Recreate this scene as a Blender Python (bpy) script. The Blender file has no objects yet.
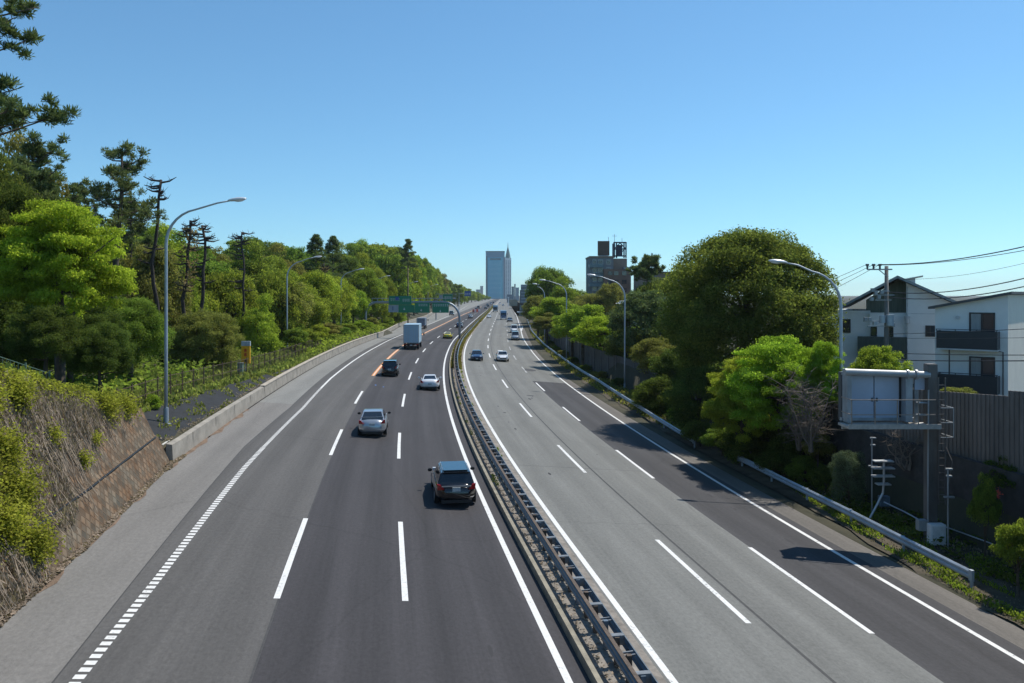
import bpy, bmesh, math, random
import numpy as np
from mathutils import Vector, Matrix
random.seed(7); RNG = np.random.default_rng(7)
S = bpy.context.scene
R_ = math.radians
# ------------------------------------------------------------------ camera, light, exposure
CAMH = 8.8
cam_d = bpy.data.cameras.new('camera'); cam = bpy.data.objects.new('camera', cam_d)
S.collection.objects.link(cam); S.camera = cam
cam.location = (0, 0, CAMH); cam.rotation_euler = (R_(90), 0, 0)
cam_d.sensor_width = 36; cam_d.lens = 36*796/1024
cam_d.shift_y = -46.5/1024; cam_d.clip_end = 20000; cam_d.clip_start = .1
SUN = Vector((.50, .38, 1.0)).normalized()
EL = math.asin(SUN.z); AZ = math.atan2(SUN.x, SUN.y)
W = bpy.data.worlds.new('World'); S.world = W; W.use_nodes = True
nt = W.node_tree; bg = nt.nodes['Background']
sky = nt.nodes.new('ShaderNodeTexSky'); sky.sky_type = 'NISHITA'; sky.sun_disc = False
sky.sun_elevation = EL; sky.sun_rotation = AZ; sky.altitude = 0
sky.air_density = 1.0; sky.dust_density = 0.1; sky.ozone_density = 8.0
# clear, slightly humid air: the horizon keeps its blue (the sky is looked up a little above the true direction) and a cyan tint
_tc = nt.nodes.new('ShaderNodeTexCoord'); _ad = nt.nodes.new('ShaderNodeVectorMath'); _ad.operation = 'ADD'; _ad.inputs[1].default_value = (0, 0, .03)
_nm = nt.nodes.new('ShaderNodeVectorMath'); _nm.operation = 'NORMALIZE'; nt.links.new(_tc.outputs['Generated'], _ad.inputs[0]); nt.links.new(_ad.outputs[0], _nm.inputs[0]); nt.links.new(_nm.outputs[0], sky.inputs[0])
_tm = nt.nodes.new('ShaderNodeMixRGB'); _tm.blend_type = 'MULTIPLY'; _tm.inputs[0].default_value = 1; _tm.inputs[2].default_value = (.89, 1.11, 1.03, 1)
nt.links.new(sky.outputs[0], _tm.inputs[1]); nt.links.new(_tm.outputs[0], bg.inputs[0]); bg.inputs[1].default_value = .14
sl = bpy.data.lights.new('sun', 'SUN'); so = bpy.data.objects.new('sun', sl); S.collection.objects.link(so)
sl.energy = 5.0; sl.angle = R_(.5); sl.color = (1, .94, .85)
so.rotation_euler = SUN.to_track_quat('Z', 'Y').to_euler()
S.view_settings.view_transform = 'Standard'; S.view_settings.look = 'None'
S.view_settings.exposure = 0.0; S.view_settings.gamma = 1
S.view_settings.use_curve_mapping = False
S.render.engine = 'CYCLES'
S.cycles.max_bounces = 6; S.cycles.transparent_max_bounces = 8; S.cycles.volume_bounces = 0

# ------------------------------------------------------------------ the road's own coordinates: s along, d across
YG = np.arange(-80, 9500, .5)
def _curve():
    t = np.clip((YG-30)/140, 0, 1); h = -.16+.15*t**.85
    h = np.convolve(np.pad(h, 20, 'edge'), np.ones(41)/41, 'valid')
    X = np.cumsum(h)*.5; X -= np.interp(0, YG, X)
    return X+7, h
XC, HC = _curve()
def kk(s): t = np.clip((np.asarray(s, float)-100)/160, 0, 1); return 1-t*t*(3-2*t)
def rz(s, d): return (-.55-.08*np.clip(d, -17.2, 13.6))*kk(s)
def pt(s, d, dz=0.0, z=None):
    h = float(np.interp(s, YG, HC)); n = math.hypot(1, h); x = float(np.interp(s, YG, XC))
    zz = float(rz(s, d))+dz if z is None else z
    return Vector((x+d/n, s-d*h/n, zz))
def ang(s): return -math.atan(float(np.interp(s, YG, HC)))
def sd(x, y):
    i = int(((XC[:2400]-x)**2+(YG[:2400]-y)**2).argmin()); n = math.hypot(1, HC[i])
    return YG[i], (x-XC[i])/n-(y-YG[i])*HC[i]/n
def U(u, Y): return (u-512)/796*Y           # X of something seen at column u and standing Y metres off
def V(v, Y): return CAMH-(v-295)/796*Y      # its height
def sm(a, b, x): t = np.clip((x-a)/(b-a), 0, 1); return t*t*(3-2*t)
def ztop(s): return np.interp(s, [0, 12, 20, 25, 31, 35, 40], [9.9, 9.3, 8.2, 7.2, 5.7, 4.7, 3.45])
def foot(s): return np.interp(s, [0, 20, 30, 40, 50], [-16.2, -16.2, -16.5, -17.1, -17.0])
def gh(s, d):
    s = np.asarray(s, float); d = np.asarray(d, float)
    r = rz(s, d)
    L0 = r+np.interp(-d, [17.2, 17.4, 20.3, 24, 45, 90], [0, .72, 1.55, 2.0, 3.0, 4.0])
    hill = 9*sm(28, 70, -d)*sm(90, 190, s)*(1-sm(420, 700, s))
    L0 = L0+hill
    zt = ztop(s); f = -foot(s); bk = f+.45*(zt-r)
    Lc = np.where(-d < bk+.25, r-.1+(zt-r-.25)*np.clip((-d-f-.2)/(bk-f), 0, 1), zt-.02+.03*np.clip(-d-bk, 0, 30))
    cut = 1-sm(40.2, 40.9, s)
    far = sm(0, 14, s-41)
    L = np.where(s < 40.9, L0*(1-cut)+Lc*cut, L0)
    L = np.maximum(L, np.where((s >= 40.9) & (-d > 21), (L0*far+(3.1+.03*(-d-20))*(1-far)), L))
    Rn = r+np.interp(d, [12.4, 12.6, 14.6, 16.9, 17.05, 60], [-.1, .02, .05, .35, 3.5, 4.3])
    Rf = r+np.interp(d, [12.4, 12.6, 17.2, 17.5, 60], [-.1, .02, .15, 2.6, 3.5])
    w = sm(48, 66, s); Rr = Rn*(1-w)+Rf*w
    Rr = Rr*(1-sm(230, 330, s))+r*sm(230, 330, s)
    left = -17.2
    z = np.where(d < np.where(s < 40.9, foot(s), left), L, np.where(d > 12.5, Rr, r-.12))
    # level the ground where the exit ramp widens
    flat = sm(170, 215, s)*(1-sm(-90, -60, -np.abs(d)))*(d > -62-.0*d)*(d < 0)
    wid = np.interp(s, [150, 226, 305, 381, 540, 730, 1100], [17.2, 22.5, 23, 27, 32, 41, 57])
    z = np.where((d < 0) & (s > 170), np.where(-d < wid+.6, r-.12, np.maximum(r-.12, L*sm(0, 12, -d-wid)+.0)), z)
    return z
def gp(s, d, dz=0):
    return pt(s, d, z=float(gh(s, d))+dz)
def gxy(x, y): s, d = sd(x, y); return float(gh(s, d))

# ------------------------------------------------------------------ helpers
COL = S.collection
def linkobj(name, me, mat=None, parent=None, smooth=False):
    if mat is not None:
        for m in (mat if isinstance(mat, (list, tuple)) else [mat]): me.materials.append(m)
    if smooth: me.polygons.foreach_set('use_smooth', [True]*len(me.polygons))
    o = bpy.data.objects.new(name, me); COL.objects.link(o)
    if parent is not None: o.parent = parent
    return o
def tag(o, label=None, cat=None, group=None, kind=None):
    if label: o['label'] = label
    if cat: o['category'] = cat
    if group: o['group'] = group
    if kind: o['kind'] = kind
    return o
def thing(name, label, cat, loc=(0, 0, 0), rot=0, group=None):
    o = bpy.data.objects.new(name, None); COL.objects.link(o); o.empty_display_size = .3
    o.location = loc; o.rotation_euler = (0, 0, rot)
    return tag(o, label, cat, group)
def copy_tree(o, parent=None):
    c = o.copy(); COL.objects.link(c); c.parent = parent
    for ch in list(o.children): copy_tree(ch, c)
    return c
class MB:
    def __init__(s, org=(0, 0, 0), uv=False): s.v = []; s.f = []; s.o = Vector(org); s.uv = [] if uv else None; s.mi = []
    def add(s, vs, fs, mi=0):
        b = len(s.v); s.v += [Vector(p)-s.o for p in vs]; s.f += [tuple(b+i for i in f) for f in fs]; s.mi += [mi]*len(fs)
    def box(s, c, sz, rot=0, M=None, mi=0):
        x, y, z = [k/2 for k in sz]; m = M or Matrix.Rotation(rot, 3, 'Z'); c = Vector(c)
        P = [c+m@Vector((a*x, b*y, e*z)) for a in (-1, 1) for b in (-1, 1) for e in (-1, 1)]
        s.add(P, [(0, 1, 3, 2), (4, 6, 7, 5), (0, 4, 5, 1), (2, 3, 7, 6), (0, 2, 6, 4), (1, 5, 7, 3)], mi)
    def bar(s, a, b, w, h=None, mi=0):
        a = Vector(a); b = Vector(b); d = b-a
        if d.length < 1e-6: return
        q = d.to_track_quat('Y', 'Z').to_matrix()
        s.box((a+b)/2, (w, d.length, h or w), M=q, mi=mi)
    def cyl(s, a, b, r0, r1=None, n=10, cap=True, mi=0):
        s.tube([a, b], [r0, r0 if r1 is None else r1], n, cap, mi)
    def tube(s, P, r, n=8, cap=True, mi=0):
        P = [Vector(p) for p in P]; k = len(P)
        if not isinstance(r, (list, tuple)): r = [r]*k
        vs = []; up = None
        for i, p in enumerate(P):
            d = (P[min(i+1, k-1)]-P[max(i-1, 0)]).normalized()
            if up is None: up = Vector((0, 0, 1)) if abs(d.z) < .9 else Vector((1, 0, 0))
            a = d.cross(up).normalized(); b = a.cross(d).normalized(); up = b
            for j in range(n):
                t = 2*math.pi*j/n; vs.append(p+(a*math.cos(t)+b*math.sin(t))*r[i])
        fs = [(i*n+j, i*n+(j+1) % n, (i+1)*n+(j+1) % n, (i+1)*n+j) for i in range(k-1) for j in range(n)]
        if cap: fs += [tuple(range(n-1, -1, -1)), tuple((k-1)*n+j for j in range(n))]
        s.add(vs, fs, mi)
    def prism(s, poly, off, mi=0):        # closed polygon of 3d points pushed by off
        n = len(poly); off = Vector(off); P = [Vector(p) for p in poly]
        s.add(P+[p+off for p in P], [tuple(range(n)), tuple(range(2*n-1, n-1, -1))]+[(i, i+n, (i+1) % n+n, (i+1) % n) for i in range(n)], mi)
    def sweep(s, prof, ss, closed=True, cap=True, dz=None):   # profile [(d,z)] along the road at the s values
        vs = []
        for q in ss:
            pr = prof(q) if callable(prof) else prof
            n = len(pr)
            for (d, z) in pr: vs.append(pt(q, d, z))
        k = len(ss); m = n if closed else n-1
        fs = [(i*n+j, i*n+(j+1) % n, (i+1)*n+(j+1) % n, (i+1)*n+j) for i in range(k-1) for j in range(m)]
        if closed and cap: fs += [tuple(range(n)), tuple((k-1)*n+j for j in range(n-1, -1, -1))]
        s.add(vs, fs)
    def build(s, name, mat, parent=None, smooth=False, bevel=0, fixn=True):
        me = bpy.data.meshes.new(name); me.from_pydata([tuple(p) for p in s.v], [], s.f)
        if fixn or bevel:
            bm = bmesh.new(); bm.from_mesh(me)
            if fixn: bmesh.ops.recalc_face_normals(bm, faces=bm.faces)
            if bevel: bmesh.ops.bevel(bm, geom=[e for e in bm.edges if len(e.link_faces) == 2 and e.calc_face_angle(0) > .5], offset=bevel, segments=2, affect='EDGES', clamp_overlap=True)
            bm.to_mesh(me); bm.free()
        elif any(s.mi): me.polygons.foreach_set('material_index', s.mi)
        o = linkobj(name, me, mat, parent, smooth)
        if parent is None: o.location = s.o
        return o

# ------------------------------------------------------------------ materials
def M_(name, col, rough=.8, metal=0, noise=None, nscale=3, amount=.25, bump=0, bscale=None, coat=0, spec=.5, stretch=None, coords='Object', col2=None):
    m = bpy.data.materials.new(name); m.use_nodes = True; t = m.node_tree; N = t.nodes; Lk = t.links
    b = N['Principled BSDF']; b.inputs['Base Color'].default_value = (*col, 1); b.inputs['Roughness'].default_value = rough
    b.inputs['Metallic'].default_value = metal; b.inputs['Coat Weight'].default_value = coat
    b.inputs['Coat Roughness'].default_value = .05
    b.inputs['Specular IOR Level'].default_value = spec
    tc = N.new('ShaderNodeTexCoord'); mp = N.new('ShaderNodeMapping'); Lk.new(tc.outputs[coords], mp.inputs[0])
    if stretch: mp.inputs['Scale'].default_value = stretch
    if noise is not False and (noise or amount):
        n = N.new('ShaderNodeTexNoise'); n.inputs['Scale'].default_value = nscale; n.inputs['Detail'].default_value = 6; n.inputs['Roughness'].default_value = .65
        Lk.new(mp.outputs[0], n.inputs[0])
        cr = N.new('ShaderNodeValToRGB'); cr.color_ramp.elements[0].position = .3; cr.color_ramp.elements[1].position = .7
        c2 = col2 or tuple(min(1, c*(1+amount)) for c in col)
        cr.color_ramp.elements[0].color = (*[c*(1-amount) for c in col], 1); cr.color_ramp.elements[1].color = (*c2, 1)
        Lk.new(n.outputs[0], cr.inputs[0]); Lk.new(cr.outputs[0], b.inputs['Base Color'])
    if bump:
        n2 = N.new('ShaderNodeTexNoise'); n2.inputs['Scale'].default_value = bscale or nscale*4; n2.inputs['Detail'].default_value = 4
        Lk.new(mp.outputs[0], n2.inputs[0]); bp = N.new('ShaderNodeBump'); bp.inputs['Strength'].default_value = bump; bp.inputs['Distance'].default_value = .03
        Lk.new(n2.outputs[0], bp.inputs['Height']); Lk.new(bp.outputs[0], b.inputs['Normal'])
    return m
def asphalt(name, col, track=.10, tint=(1, 1, 1), lanes=(0, 3.63)):
    """UV = (metres across, metres along): grain, long wheel streaks, blotches"""
    m = bpy.data.materials.new(name); m.use_nodes = True; t = m.node_tree; N = t.nodes; Lk = t.links
    b = N['Principled BSDF']; b.inputs['Roughness'].default_value = .85; b.inputs['Specular IOR Level'].default_value = .35
    uv = N.new('ShaderNodeUVMap')
    def noise(scale, stretch, det=4, rough=.6):
        mp = N.new('ShaderNodeMapping'); mp.inputs['Scale'].default_value = stretch; Lk.new(uv.outputs[0], mp.inputs[0])
        n = N.new('ShaderNodeTexNoise'); n.inputs['Scale'].default_value = scale; n.inputs['Detail'].default_value = det; n.inputs['Roughness'].default_value = rough
        Lk.new(mp.outputs[0], n.inputs[0]); return n.outputs[0]
    def rng(v, a, b2):
        r = N.new('ShaderNodeMapRange'); r.inputs[1].default_value = .28; r.inputs[2].default_value = .72; r.inputs[3].default_value = a; r.inputs[4].default_value = b2
        Lk.new(v, r.inputs[0]); return r.outputs[0]
    def mul(a, c):
        k = N.new('ShaderNodeMath'); k.operation = 'MULTIPLY'; Lk.new(a, k.inputs[0]); Lk.new(c, k.inputs[1]); return k.outputs[0]
    grain = rng(noise(9, (1, .6, 1), 6, .85), .70, 1.32)
    fine = rng(noise(60, (1, 1, 1), 2, .8), .86, 1.15)
    streak = rng(noise(2.2, (1, .012, 1), 5, .75), 1-track*1.5, 1+track*1.5)
    blot = rng(noise(.5, (1, .22, 1), 6, .7), .86, 1.12)
    # wheel tracks: cosine across the lane
    sp = N.new('ShaderNodeSeparateXYZ'); Lk.new(uv.outputs[0], sp.inputs[0])
    ma = N.new('ShaderNodeMath'); ma.operation = 'MULTIPLY_ADD'; Lk.new(sp.outputs[0], ma.inputs[0])
    ma.inputs[1].default_value = 4*math.pi/lanes[1]; ma.inputs[2].default_value = -4*math.pi*lanes[0]/lanes[1]
    co = N.new('ShaderNodeMath'); co.operation = 'COSINE'; Lk.new(ma.outputs[0], co.inputs[0])
    wt = N.new('ShaderNodeMath'); wt.operation = 'MULTIPLY_ADD'; Lk.new(co.outputs[0], wt.inputs[0]); wt.inputs[1].default_value = track*.8; wt.inputs[2].default_value = 1
    v = mul(mul(grain, fine), mul(mul(streak, blot), wt.outputs[0]))
    # thin sealed cracks
    vo = N.new('ShaderNodeTexVoronoi'); vo.feature = 'DISTANCE_TO_EDGE'; vo.inputs['Scale'].default_value = .16
    mp = N.new('ShaderNodeMapping'); Lk.new(uv.outputs[0], mp.inputs[0]); mp.inputs['Scale'].default_value = (1, .5, 1)
    nd = N.new('ShaderNodeTexNoise'); nd.inputs['Scale'].default_value = .8; Lk.new(mp.outputs[0], nd.inputs[0])
    mx = N.new('ShaderNodeMixRGB'); mx.inputs[0].default_value = .35; Lk.new(mp.outputs[0], mx.inputs[1]); Lk.new(nd.outputs[1], mx.inputs[2]); Lk.new(mx.outputs[0], vo.inputs[0])
    ck = N.new('ShaderNodeMapRange'); ck.inputs[1].default_value = 0; ck.inputs[2].default_value = .006; ck.inputs[3].default_value = .86; ck.inputs[4].default_value = 1
    Lk.new(vo.outputs['Distance'], ck.inputs[0]); v = mul(v, ck.outputs[0])
    cm = N.new('ShaderNodeVectorMath'); cm.operation = 'SCALE'; cm.inputs[0].default_value = tuple(c*k for c, k in zip(col, tint)); Lk.new(v, cm.inputs['Scale'])
    Lk.new(cm.outputs[0], b.inputs['Base Color'])
    bp = N.new('ShaderNodeBump'); bp.inputs['Strength'].default_value = .35; bp.inputs['Distance'].default_value = .01; Lk.new(grain, bp.inputs['Height']); Lk.new(bp.outputs[0], b.inputs['Normal'])
    return m
def leafmat(name, a, b_, trans=.35, hue=.018):
    """leaf colour varies per leaf (random per island) and per tree (object random); thin leaves let light through"""
    m = bpy.data.materials.new(name); m.use_nodes = True; t = m.node_tree; N = t.nodes; Lk = t.links
    N.remove(N['Principled BSDF']); out = N['Material Output']
    g = N.new('ShaderNodeNewGeometry'); oi = N.new('ShaderNodeObjectInfo')
    cr = N.new('ShaderNodeValToRGB'); cr.color_ramp.elements[0].color = (*a, 1); cr.color_ramp.elements[1].color = (*b_, 1)
    Lk.new(g.outputs['Random Per Island'], cr.inputs[0])

    tc = N.new('ShaderNodeTexCoord'); n = N.new('ShaderNodeTexNoise'); n.inputs['Scale'].default_value = .9; Lk.new(tc.outputs['Object'], n.inputs[0])
    hv = N.new('ShaderNodeHueSaturation'); Lk.new(cr.outputs[0], hv.inputs['Color'])
    r1 = N.new('ShaderNodeMapRange'); r1.inputs[3].default_value = .5-hue; r1.inputs[4].default_value = .5+hue; Lk.new(oi.outputs['Random'], r1.inputs[0]); Lk.new(r1.outputs[0], hv.inputs['Hue'])
    r2 = N.new('ShaderNodeMapRange'); r2.inputs[1].default_value = .3; r2.inputs[2].default_value = .7; r2.inputs[3].default_value = .72; r2.inputs[4].default_value = 1.3; Lk.new(n.outputs[0], r2.inputs[0]); Lk.new(r2.outputs[0], hv.inputs['Value'])
    d = N.new('ShaderNodeBsdfDiffuse'); tr = N.new('ShaderNodeBsdfTranslucent'); mx = N.new('ShaderNodeMixShader'); mx.inputs[0].default_value = trans
    sc = N.new('ShaderNodeVectorMath'); sc.operation = 'MULTIPLY'; sc.inputs[1].default_value = (1.9, 2.05, 1.3); Lk.new(hv.outputs[0], sc.inputs[0])
    Lk.new(hv.outputs[0], d.inputs[0]); Lk.new(sc.outputs[0], tr.inputs[0]); Lk.new(d.outputs[0], mx.inputs[1]); Lk.new(tr.outputs[0], mx.inputs[2])
    Lk.new(mx.outputs[0], out.inputs[0])
    return m
LM = dict(
    vine=leafmat('leaf_vine', (.13, .14, .02), (.34, .34, .06), .4),
    spring=leafmat('leaf_spring', (.14, .195, .025), (.29, .335, .055), .48),
    lime=leafmat('leaf_lime', (.15, .225, .022), (.31, .385, .05), .48),
    mid=leafmat('leaf_mid', (.11, .15, .022), (.24, .27, .05), .46),
    green=leafmat('leaf_green', (.085, .135, .025), (.19, .24, .05), .46),
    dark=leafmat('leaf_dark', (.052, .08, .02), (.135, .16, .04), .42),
    olive=leafmat('leaf_olive', (.12, .125, .035), (.25, .235, .075), .44),
    brown=leafmat('leaf_brown', (.14, .10, .055), (.24, .18, .10), .3),
    pine=leafmat('leaf_pine', (.06, .09, .04), (.16, .19, .08), .3, .012),
    dry=leafmat('leaf_dry', (.15, .125, .095), (.38, .31, .24), .2, .01),
    grass=leafmat('leaf_grass', (.12, .145, .035), (.26, .27, .09), .48))
bark = M_('bark', (.09, .07, .05), .95, nscale=4, amount=.4, bump=.6)
barkd = M_('bark_dark', (.05, .04, .035), .95, nscale=4, amount=.4, bump=.6)
barkg = M_('bark_bare', (.13, .105, .09), .95, nscale=5, amount=.35, bump=.5)
steel = M_('galvanised_steel', (.42, .45, .48), .45, .7, nscale=2, amount=.15)
polem = M_('lamp_pole_paint', (.40, .45, .50), .5, .45, nscale=2, amount=.12)
white = M_('white_enamel', (.75, .76, .76), .4, nscale=2, amount=.06)
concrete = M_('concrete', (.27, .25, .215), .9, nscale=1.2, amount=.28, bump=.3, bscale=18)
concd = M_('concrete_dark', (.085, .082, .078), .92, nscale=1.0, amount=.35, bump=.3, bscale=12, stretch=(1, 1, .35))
soil = M_('soil', (.12, .085, .055), .97, nscale=3, amount=.45, bump=.8, bscale=25)
soild = M_('soil_dark', (.06, .045, .032), .97, nscale=2, amount=.45, bump=.8, bscale=14)
rust = M_('rust', (.095, .07, .052), .85, nscale=8, amount=.4)
railm = M_('rail_steel', (.13, .17, .21), .5, .35, nscale=3, amount=.3)
railw = M_('guardrail_white', (.40, .45, .50), .5, .25, nscale=1.5, amount=.15)
blackp = M_('black_plastic', (.015, .015, .017), .5, amount=0, noise=False)
rubber = M_('tyre_rubber', (.02, .02, .02), .85, amount=0, noise=False)
glassd = M_('vehicle_glass', (.012, .016, .022), .06, amount=0, noise=False, spec=.8)
redl = M_('tail_light_red', (.35, .01, .012), .15, amount=0, noise=False)
ledw = M_('headlight_lens', (.7, .72, .75), .1, amount=0, noise=False)
platem = M_('plate_white', (.42, .45, .46), .4, nscale=30, amount=.3)
rimm = M_('wheel_rim', (.45, .46, .47), .3, .8, amount=0, noise=False)

# ------------------------------------------------------------------ ground: one sheet
def strip(name, ds, ss, zf, mat, uv=True, kind='structure', wide=False):
    vs = []; uvs = []
    for s in ss:
        row = ds(s) if callable(ds) else ds
        for d in row:
            if wide and abs(d) > 150:
                p = pt(s, math.copysign(150, d)); p.x += d-math.copysign(150, d)
            else: p = pt(s, d)
            vs.append((p.x, p.y, float(zf(s, d)))); uvs.append((d, s))
    n = len(ds(ss[0])) if callable(ds) else len(ds); k = len(ss)
    fs = [(i*n+j, i*n+j+1, (i+1)*n+j+1, (i+1)*n+j) for i in range(k-1) for j in range(n-1)]
    me = bpy.data.meshes.new(name); me.from_pydata(vs, [], fs)
    if uv:
        ul = me.uv_layers.new(name='UVMap'); vi = np.empty(len(me.loops), int); me.loops.foreach_get('vertex_index', vi)
        ul.data.foreach_set('uv', np.array(uvs, float)[vi].ravel())
    o = linkobj(name, me, mat, smooth=True)
    if kind: o['kind'] = kind
    return o
def frange(a, b, st): return [float(x) for x in np.arange(a, b, st)]
def groundmat():
    m = M_('ground_cover', (.035, .04, .018), .97, nscale=.35, amount=.3, bump=.7, bscale=6, col2=(.07, .06, .035)); return m  # earth tone also darkened to stand for tree shade by the wall
gs = frange(-60, 40, 2)+[40, 40.3, 40.6, 40.9, 41.3]+frange(42, 70, 2)+frange(70, 260, 5)+frange(260, 700, 20)+[700, 900, 1200, 1700, 2400, 3500, 5500, 9000]
gd = [-6000, -2500, -1000, -500, -260, -150, -110, -90, -75, -60, -50, -42, -36, -32, -29, -27, -25, -24, -23, -22, -21.3, -20.6, -20.2, -19.8, -19.4, -19, -18.6, -18.2, -17.8, -17.4, -17.15, -17, -16.7, -16.4, -16, -14, 0, 12.4, 12.6, 13.2, 14, 14.6, 15.5, 16.5, 17.2, 17.5, 18.5, 19.4, 21, 24, 28, 34, 42, 55, 70, 100, 150, 260, 500, 1000, 2500, 6000]
strip('ground', gd, gs, gh, groundmat(), wide=True)

# ------------------------------------------------------------------ carriageways
sr = frange(-60, 260, 2.5)+frange(260, 1000, 20)+[1000, 1300, 1700, 2300]
A_sh = asphalt('asphalt_shoulder', (.165, .158, .148), .05)
A_l1 = asphalt('asphalt_lane_grey', (.088, .085, .082), .10, lanes=(-10, 3.63))
A_dk = asphalt('asphalt_lane_dark', (.043, .041, .044), .14, lanes=(-9.9, 3.63))
A_rt = asphalt('asphalt_right_grey', (.148, .150, .140), .09, lanes=(0, 3.65))
A_rc = asphalt('asphalt_right_dark', (.048, .047, .049), .13, lanes=(7.2, 3.7))
A_rs = asphalt('asphalt_right_shoulder', (.128, .118, .105), .12)
def seamL(s): return float(np.interp(s, [18, 30, 45, 60, 80, 150], [-13.85, -14.2, -14.6, -14.4, -14.7, -15.0]))
def edgeL(s): return float(np.interp(s, [0, 20, 30, 40, 41, 160, 200, 226, 305, 381, 540, 730, 1100, 2300], [-16.15, -16.15, -16.45, -17.0, -16.9, -17.1, -20.0, -22, -22.5, -26.5, -31, -40, -56, -56]))
def midd(s): return float(np.interp(s, [0, 150, 250, 400], [-9.82, -9.9, -10.4, -10.4]))
def rowf(a, b, n=5): return lambda s: [a(s)+(b(s)-a(s))*i/n for i in range(n+1)]
c_ = lambda v: (lambda s: v)
A_s2 = asphalt('asphalt_shoulder_pale', (.19, .19, .178), .05)
strip('road', rowf(edgeL, seamL), [s for s in sr if s < 61]+[61.5], lambda s, d: rz(s, d), A_sh)
strip('road', rowf(edgeL, seamL), [61.5]+[s for s in sr if s > 62], lambda s, d: rz(s, d), A_s2)
strip('road', rowf(seamL, midd), sr, lambda s, d: rz(s, d), A_l1)
strip('road', rowf(midd, c_(-2.05), 8), sr, lambda s, d: rz(s, d), A_dk)
def rb(s): return float(np.interp(s, [19, 25, 30, 50, 66, 90, 93], [7.05, 7.5, 8.3, 9.6, 9.9, 9.5, 10.9])) if s < 93 else 10.9
def rb(s): return float(np.interp(s, [0, 25, 92], [7.15, 7.25, 7.5]))
s1 = [s for s in sr if s <= 90]+[91.5]; s2 = [91.5]+[s for s in sr if s > 92]
strip('road', rowf(c_(-.2), rb, 6), s1, lambda s, d: rz(s, d), A_rt)
strip('road', rowf(rb, c_(11.35), 3), s1, lambda s, d: rz(s, d), A_rc)
strip('road', rowf(c_(-.2), c_(11.6), 8), s2, lambda s, d: rz(s, d), A_rt)
def edgeR(s): return float(np.interp(s, [0, 24, 31, 44, 52, 60, 80, 150, 200, 270, 340, 700], [12.4, 12.6, 13.0, 14.6, 14.9, 13.6, 13.8, 14.2, 13.2, 14.5, 20, 24]))
strip('road', rowf(c_(11.35), edgeR, 3), s1, lambda s, d: rz(s, d), A_rs)
strip('road', rowf(c_(11.6), edgeR, 3), s2, lambda s, d: rz(s, d), A_rs)
strip('median_bed', rowf(c_(-2.05), c_(-.2), 4), sr, lambda s, d: rz(s, d)+.004, M_('median_concrete', (.21, .19, .165), .95, nscale=2.5, amount=.4, bump=.5, bscale=14))

# painted lines
def paintmat(name, col, wear):
    m = M_(name, col, .6, nscale=9, amount=.12); tt = m.node_tree; N = tt.nodes; b = N['Principled BSDF']; old = b.inputs['Base Color'].links[0].from_socket
    tc = N.new('ShaderNodeTexCoord'); n = N.new('ShaderNodeTexNoise'); n.inputs['Scale'].default_value = 7; n.inputs['Detail'].default_value = 9; n.inputs['Roughness'].default_value = .8; tt.links.new(tc.outputs['Object'], n.inputs[0])
    n2 = N.new('ShaderNodeTexNoise'); n2.inputs['Scale'].default_value = .35; n2.inputs['Detail'].default_value = 3; tt.links.new(tc.outputs['Object'], n2.inputs[0])
    ad = N.new('ShaderNodeMath'); ad.operation = 'MULTIPLY_ADD'; tt.links.new(n2.outputs[0], ad.inputs[0]); ad.inputs[1].default_value = .35; tt.links.new(n.outputs[0], ad.inputs[2])
    cr = N.new('ShaderNodeValToRGB'); cr.color_ramp.elements[0].position = wear; cr.color_ramp.elements[1].position = wear+.10; tt.links.new(ad.outputs[0], cr.inputs[0])
    mx = N.new('ShaderNodeMixRGB'); mx.inputs[1].default_value = (.16, .16, .155, 1); tt.links.new(cr.outputs[0], mx.inputs[0]); tt.links.new(old, mx.inputs[2]); tt.links.new(mx.outputs[0], b.inputs['Base Color']); return m
paint = paintmat('road_paint', (.66, .66, .64), .50)
paintw = paintmat('road_paint_worn', (.50, .50, .48), .62)
orange = M_('road_paint_orange', (.72, .27, .04), .6, nscale=6, amount=.2)
def line(name, d, ss, w, mat=paint, dz=.004):
    f = d if callable(d) else c_(d)
    vs = []; fs = []
    for s in ss:
        for e in (-w/2, w/2): vs.append(tuple(pt(s, f(s)+e, dz)))
    for i in range(len(ss)-1): fs.append((2*i, 2*i+1, 2*i+3, 2*i+2))
    return vs, fs
def lines(name, L, mat):
    V_, F_ = [], []
    for (vs, fs) in L:
        b = len(V_); V_ += vs; F_ += [tuple(b+i for i in f) for f in fs]
    me = bpy.data.meshes.new(name); me.from_pydata(V_, [], F_)
    o = linkobj(name, me, mat); o['kind'] = 'structure'; return o
def d0(s): return float(np.interp(s, [0, 25, 40, 60, 80, 100, 130, 168, 270, 400, 700], [-13.4, -13.45, -13.65, -13.5, -13.9, -14.0, -14.1, -14.6, -15.6, -17, -24]))
def d1(s): return float(np.interp(s, [0, 40, 90, 126, 195, 310, 467, 600, 1500], [-9.9, -9.93, -10.2, -10.4, -11.0, -11.5, -10.4, -9.9, -9.9]))
def d2(s): return float(np.interp(s, [0, 100, 162, 206, 300], [-6.3, -6.4, -6.6, -6.9, -6.5]))
def d3(s): return float(np.interp(s, [0, 50, 130, 160, 230, 368, 467], [-2.6, -2.65, -2.78, -3.0, -3.2, -3.2, -2.7]))
def d4(s): return float(np.interp(s, [0, 150, 200, 274, 414, 637], [0, -.1, -.4, -.25, .3, .4]))
def d5(s): return float(np.interp(s, [0, 40, 100, 150, 200, 270], [3.6, 3.68, 3.98, 3.88, 3.68, 4.0]))
def d6(s): return float(np.interp(s, [0, 22, 42, 61, 92, 108], [7.15, 7.2, 7.33, 7.55, 7.75, 7.9]))
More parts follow.
